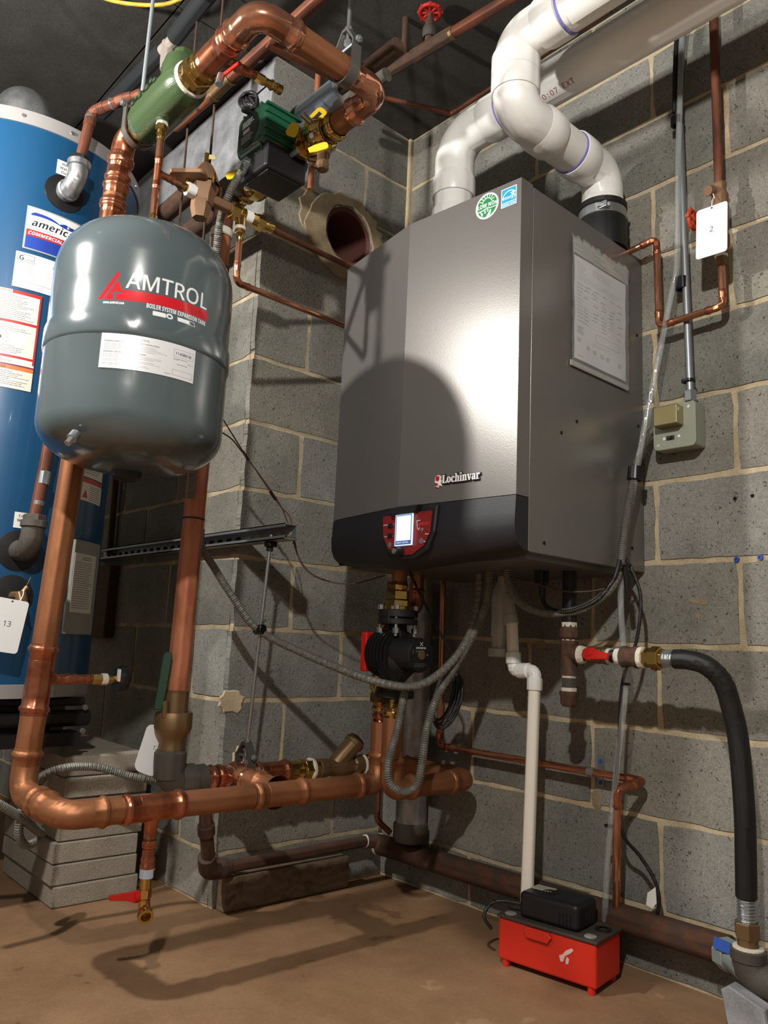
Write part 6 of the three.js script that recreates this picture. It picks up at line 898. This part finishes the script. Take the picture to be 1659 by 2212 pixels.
{ const t = thing('armoured_cable', 'grey armoured cable hanging in a long loop below the black pump', 'cable', [-0.4, 0.4, 0.54]);
  bx(t, [[-0.41, 0.605, 0.505], [-0.425, 0.575, 0.515], [-0.44, 0.51, 0.515], [-0.458, 0.44, 0.51], [-0.455, 0.395, 0.515], [-0.43, 0.375, 0.535], [-0.402, 0.39, 0.552], [-0.388, 0.44, 0.555], [-0.378, 0.52, 0.557], [-0.36, 0.6, 0.572], [-0.33, 0.66, 0.59], [-0.29, 0.74, 0.612], [-0.262, 0.83, 0.636], [-0.25, 0.93, 0.64]], 640); }
{ const t = thing('armoured_cable', 'grey armoured cable looping under the boiler and up its edge to the switch box', 'cable', [-0.25, 0.85, 0.85]);
  bx(t, [[-0.28, 0.93, 0.72], [-0.278, 0.885, 0.725], [-0.268, 0.845, 0.745], [-0.25, 0.82, 0.785], [-0.225, 0.815, 0.825], [-0.2, 0.828, 0.885], [-0.17, 0.87, 0.935], [-0.145, 0.92, 0.95], [-0.13, 1.0, 0.953], [-0.11, 1.1, 0.958], [-0.085, 1.2, 0.966], [-0.05, 1.27, 0.975], [-0.03, 1.285, 0.995]], 560); part(t, 'tape_band', lathe([-0.098, 1.165, 0.966], V(0.12, 1, 0.05), [[0.012, -0.02], [0.0185, -0.018], [0.0185, 0.014], [0.012, 0.016]], 16), M.tape); }
{ const t = thing('power_cord', 'thick black power cord with plug hanging in a loop under the boiler', 'cable', [-0.28, 0.88, 0.8]);
  part(t, 'plug', [box(-0.245, -0.215, 0.885, 0.93, 0.775, 0.8, 0.004), cyl([-0.23, 0.885, 0.79], [-0.23, 0.855, 0.79], 0.008)], M.blackPlastic); part(t, 'cord', sweep(spline([[-0.23, 0.86, 0.79], [-0.232, 0.835, 0.8], [-0.228, 0.82, 0.83], [-0.215, 0.822, 0.87], [-0.19, 0.85, 0.92], [-0.165, 0.9, 0.948], [-0.155, 0.945, 0.957]], 60), 0.0055, 12), M.cable); part(t, 'strap', [cyl([-0.168, 0.93, 0.966], [-0.12, 0.936, 0.966], 0.003, 8), cyl([-0.15, 0.93, 0.968], [-0.135, 0.87, 0.965], 0.0065, 10)], M.cable); }
{ const t = thing('sensor_wire', 'thin brown wire strung under the boiler across the black gas pipe', 'cable', [-0.28, 0.9, 0.8]); part(t, 'wire', sweep(spline([[-0.29, 0.93, 0.69], [-0.28, 0.9, 0.73], [-0.26, 0.885, 0.79], [-0.235, 0.868, 0.85], [-0.2, 0.868, 0.9], [-0.165, 0.88, 0.945]], 50), 0.0022, 8), M.wireBrown); }
{ const t = thing('coiled_power_cable', 'coiled black cord hanging beside the copper pipe under the boiler', 'cable', [-0.22, 0.62, 0.47]);
  part(t, 'lead', sweep(spline([[-0.38, 0.93, 0.47], [-0.365, 0.89, 0.478], [-0.31, 0.78, 0.51], [-0.27, 0.71, 0.53], [-0.262, 0.67, 0.535], [-0.28, 0.62, 0.53]], 50), 0.0035, 8), M.cable);
  for (let k = 0; k < 4; k++) { const P = []; for (let i = 0; i <= 30; i++) { const a = i / 30 * Math.PI * 2, u = Math.cos(a) * (0.032 + 0.004 * k), v = Math.sin(a) * (0.062 + 0.004 * (k % 2)); P.push(V(-0.277 + u * 0.55 + v * 0.16 + k * 0.002, 0.6 - k * 0.005 + v + u * 0.45, 0.515 + u * 0.6 + k * 0.004)); } part(t, 'coil', sweep(P, 0.0042, 8, false), M.cable); } }
{ const t = thing('thermostat_wire', 'thin dark wire drooping across the chimney wall to the underside of the boiler', 'cable', [-0.6, 1.2, 0.2]);
  const A = [[-0.93, 1.36, 0.26], [-0.86, 1.3, 0.24], [-0.76, 1.21, 0.22], [-0.7, 1.16, 0.21], [-0.62, 1.08, 0.21], [-0.59, 1.05, 0.22], [-0.575, 0.98, 0.23], [-0.565, 0.945, 0.235], [-0.535, 0.905, 0.25], [-0.49, 0.885, 0.27], [-0.43, 0.882, 0.31], [-0.36, 0.91, 0.36]];
  part(t, 'wire', sweep(spline(A, 90), 0.0017, 7), M.wireBrown); part(t, 'wire', sweep(spline([[-0.95, 1.26, 0.24], [-0.88, 1.245, 0.235], [-0.8, 1.23, 0.225], [-0.755, 1.2, 0.22], [-0.69, 1.15, 0.212], [-0.615, 1.075, 0.212], [-0.585, 1.0, 0.225], [-0.56, 0.93, 0.24], [-0.53, 0.9, 0.255], [-0.48, 0.883, 0.275]], 90), 0.0019, 7), M.wireBrown);
  for (const [x, y, z] of [[-0.742, 1.193, 0.217], [-0.645, 1.103, 0.211]]) part(t, 'tape', cyl([x - 0.01, y + 0.01, z], [x + 0.01, y - 0.01, z], 0.0038, 8), M.tape); }
{ const t = thing('floor_flex_conduit', 'dark flexible conduit curling over the front of the concrete pavers', 'conduit', [-1.0, 0.35, -0.1]);
  bx(t, [[-1.32, 0.40, 0.0], [-1.2, 0.335, -0.02], [-1.12, 0.285, -0.06], [-1.055, 0.235, -0.1], [-1.035, 0.22, -0.125], [-1.045, 0.205, -0.12], [-1.08, 0.205, -0.1], [-1.105, 0.24, -0.08], [-1.105, 0.3, -0.07], [-1.09, 0.355, -0.06], [-1.04, 0.385, -0.05], [-0.95, 0.385, -0.05], [-0.86, 0.36, -0.02], [-0.8, 0.35, 0.02], [-0.74, 0.34, 0.05]], 620, 0.0095); }
{ const t = thing('yellow_cable', 'yellow cable drooping in an arc under the ceiling', 'cable', [-1.05, 2.5, 0]); part(t, 'cable', sweep(spline([[-1.3, 2.58, -0.2], [-1.2, 2.53, -0.14], [-1.1, 2.5, -0.07], [-1.0, 2.5, 0.02], [-0.95, 2.53, 0.1], [-0.92, 2.58, 0.16]], 50), 0.0055, 10), std({ color: 0xc9a63a, roughness: 0.5 })); }

// ---------------------------------------------------------------- pipes below the ceiling
{ const t = thing('insulated_pipe', 'black foam insulated pipe with a bare grey elbow below the ceiling', 'pipe', [-0.955, 2.44, 0]); part(t, 'foam', cyl([-0.965, 2.44, -0.5], [-0.95, 2.44, -0.085], 0.023, 24), M.foam); part(t, 'elbow', [sweep(fillet([V(-0.95, 2.44, -0.09), V(-0.948, 2.44, -0.05), V(-0.948, 2.44, 0.01)], 0.02), 0.0175, 18), lathe([-0.948, 2.44, -0.055], [0, -1, 0], [[0.018, -0.01], [0.018, 0.05], [0.016, 0.08], [0, 0.08]], 18)], M.greyPvc); part(t, 'foam', cyl([-0.95, 2.44, -0.01], [-0.968, 2.44, 0.42], 0.024, 24), M.foam); }
{ const t = thing('ceiling_copper_pipe', 'brown copper pipe with a brass tee running under the ceiling beside the separator', 'pipe', [-0.95, 2.1, 0.3]);
  part(t, 'pipe', cyl([-0.962, 2.1, 0.08], [-0.955, 2.1, 0.30], 0.014, 18), M.copperOrange); part(t, 'brass_sleeve', [cyl([-0.955, 2.1, 0.27], [-0.955, 2.1, 0.36], 0.0165, 18), lathe([-0.955, 2.1, 0.268], [0, 0, 1], [[0.0165, 0], [0.0195, 0.002], [0.0195, 0.012], [0.0165, 0.014]], 18), lathe([-0.955, 2.1, 0.352], [0, 0, 1], [[0.0165, 0], [0.0185, 0.002], [0.0185, 0.008], [0.0165, 0.01]], 18)], M.brassDull); part(t, 'pipe', cyl([-0.955, 2.1, 0.35], [-0.945, 2.1, 0.95], 0.0143, 18), M.copperOld);
  for (const [x, z] of [[-0.955, 0.255], [-0.957, 0.115]]) part(t, 'hanger_rod', cyl([x + 0.02, 1.62, z], [x + 0.012, 2.58, z], 0.0032, 8), M.rust); }
{ const t = thing('ceiling_steel_pipe', 'dark brown steel pipe with a red wheel valve hung close under the ceiling', 'pipe', [-0.42, 2.44, 0.6]);
  const y = 2.43, X = z => -0.42 + (z - 0.4) * 0.1; const P = z => V(X(z), y, z);
  part(t, 'pipe', cyl(P(0.28), P(0.46), 0.0175, 20), M.rust); part(t, 'tee', [cyl(P(0.44), P(0.58), 0.0195, 20), lathe(P(0.5), [0, 1, 0], [[0.012, 0], [0.0135, 0.06], [0.0135, 0.09], [0, 0.09]], 16), lathe(P(0.405), [0, 1, 0], [[0.013, 0], [0.013, 0.03], [0, 0.03]], 14)], M.rust);
  const v = part(t, 'valve', [lathe(V(X(0.5), y + 0.03, 0.5), [0, 1, 0], [[0.017, 0], [0.02, 0.01], [0.02, 0.03], [0.012, 0.04], [0.007, 0.06], [0.006, 0.09], [0, 0.09]], 16)], M.ironGrey);
  part(v, 'hand_wheel', [(() => { const g = new THREE.TorusGeometry(0.03, 0.006, 8, 24); g.rotateX(Math.PI / 2); g.translate(X(0.5), y + 0.115, 0.5); return g; })(), ...Array.from({ length: 8 }, (_, i) => { const a = i * 0.785; return cyl([X(0.5) + 0.004 * Math.cos(a), y + 0.115, 0.5 + 0.004 * Math.sin(a)], [X(0.5) + 0.037 * Math.cos(a), y + 0.115, 0.5 + 0.037 * Math.sin(a)], 0.0045, 8); })], M.redWheel, 'red hand wheel');
  part(t, 'brass_ring', cyl(P(0.575), P(0.59), 0.0185, 20), M.brassDull); part(t, 'pipe', cyl(P(0.585), P(1.6), 0.0155, 20), M.copperOld); part(t, 'riser', cyl(V(X(0.405), y + 0.02, 0.405), V(X(0.405), 2.58, 0.405), 0.0095, 14), M.rust); }
{ const t = thing('ceiling_branch_pipe', 'thin copper pipe turning a corner flat against the ceiling near the wall', 'pipe', [-0.1, 2.5, 0.4]); run(t, [[-0.32, 2.5, 0.17], [-0.085, 2.5, 0.285], [-0.095, 2.5, 0.9]], 0.0085, 0.02, M.copperOld, M.copperOld, { end: plainEnd, L: 0.016 }); }
{ const t = thing('ceiling_riser_pipe', 'short copper pipe rising to the ceiling in front of the chimney wall', 'pipe', [-0.5, 2.4, 0.1]); part(t, 'pipe', cyl([-0.52, 2.1, 0.11], [-0.518, 2.58, 0.11], 0.0095, 14), M.copperOrange); }
{ const t = thing('old_copper_main', 'old brown copper main under the cross pipe running back along the chimney', 'pipe', [-0.87, 2.05, 0.5]); part(t, 'pipe', cyl([-0.96, 2.1, 0.53], [-0.75, 2.1, 0.558], 0.0165, 20), M.copperOld); part(t, 'pipe', cyl([-0.893, 2.2, 0.24], [-0.886, 2.2, 0.42], 0.0165, 20), M.copperOld); part(t, 'solder', lathe([-0.888, 2.2, 0.36], [0, 0, 1], [[0.0165, 0], [0.0185, 0.002], [0.0185, 0.01], [0.0165, 0.012]], 18), M.zinc); }
{ const t = thing('foil_wrapped_pipe', 'pipe wrapped in grey foil tape behind the green pump', 'pipe', [-0.7, 2.15, 0.4]); part(t, 'foil', [lathe([-0.7, 2.14, 0.245], [0, 0.01, 1], [[0.0, 0], [0.034, 0], [0.036, 0.03], [0.034, 0.06], [0.037, 0.065], [0.036, 0.15], [0.037, 0.155], [0.036, 0.24], [0.03, 0.245], [0, 0.245]], 22)], M.foil); part(t, 'tape', lathe([-0.7, 2.141, 0.3], [0, 0, 1], [[0.0365, 0], [0.038, 0.002], [0.038, 0.022], [0.0365, 0.024]], 20), M.tape); part(t, 'bare_pipe', cyl([-0.7, 2.14, 0.18], [-0.7, 2.14, 0.7], 0.022, 20), M.rust); }
{ const t = thing('bleed_valve_pipe', 'dark iron nipple and fitting beside the bright brass valve', 'pipe', [-0.75, 2.04, 0.55]); part(t, 'body', [lathe([-0.752, 2.03, 0.51], V(0.05, 0.02, 1), [[0.008, 0], [0.012, 0.005], [0.012, 0.02], [0.018, 0.03], [0.018, 0.09], [0.016, 0.095], [0.016, 0.2], [0, 0.2]], 16)], M.ironGrey); }
{ const t = thing('old_return_main', 'thick dark brown main running back beside the chimney behind the tank', 'pipe', [-0.78, 1.94, -0.3]);
  part(t, 'pipe', cyl([-0.79, 1.937, 0.2], [-0.775, 1.937, -1.6], 0.03, 24), M.rust); }
{ const t = thing('old_supply_main', 'second dark brown main above and beside the thicker one behind the tank', 'pipe', [-0.84, 1.99, -0.1]); part(t, 'pipe', sweep(fillet([V(-0.862, 1.985, 0.09), V(-0.856, 1.985, -0.21), V(-0.75, 1.985, -0.35), V(-0.74, 1.985, -1.2)], 0.06), 0.027, 20), M.rust); }
{ const t = thing('wall_drop_pipe', 'thin rusty pipe and dull metal cover plate fixed to the chimney side', 'pipe', [-0.63, 0.95, -0.88]); part(t, 'pipe', cyl([-0.628, 1.0, -0.86], [-0.63, 1.9, -0.9], 0.012, 14), M.rust); part(t, 'cover', box(-0.645, -0.6095, 0.7, 0.96, -1.14, -0.8, 0.006), M.rust); }

// ---------------------------------------------------------------- pavers, wood
{
  const lay = (x0, x1, z0, z1, n, seed, label) => { const q = rng(seed), t = thing('paver_stack', label, 'pavers', [(x0 + x1) / 2, 0, (z0 + z1) / 2]); const h = 0.385 / n; for (let i = 0; i < n; i++) { const jx = (q() - 0.5) * 0.016, jz = (q() - 0.5) * 0.016, g = box(x0 + jx, x1 + jx, i * h + 0.0008, (i + 1) * h - 0.0012, z0 + jz, z1 + jz, 0.004); part(t, 'paver', uvBox(g), M.paver); } return t; };
  lay(-0.952, -0.715, -0.64, -0.235, 7, 5, 'stack of pale concrete pavers in front of the dark gap, behind the drain cock');
  lay(-1.5, -1.23, -0.62, -0.3, 7, 8, 'stack of pale concrete pavers behind the copper elbow');
}
{ const t = thing('wood_block', 'rough grey wooden beam lying on the floor against the block wall', 'beam', [-0.39, 0, 0.03]); part(t, 'beam', (() => { const g = new RoundedBoxGeometry(0.425, 0.089, 0.04, 2, 0.004); g.rotateY(-0.02); g.translate(-0.385, 0.0445, 0.028); return uvBox(g, 2.2); })(), M.wood); }

scene.traverse(o => { if (o.isMesh) { o.castShadow = o.name !== 'bulb'; o.receiveShadow = true; } });
renderer.render(scene, camera);
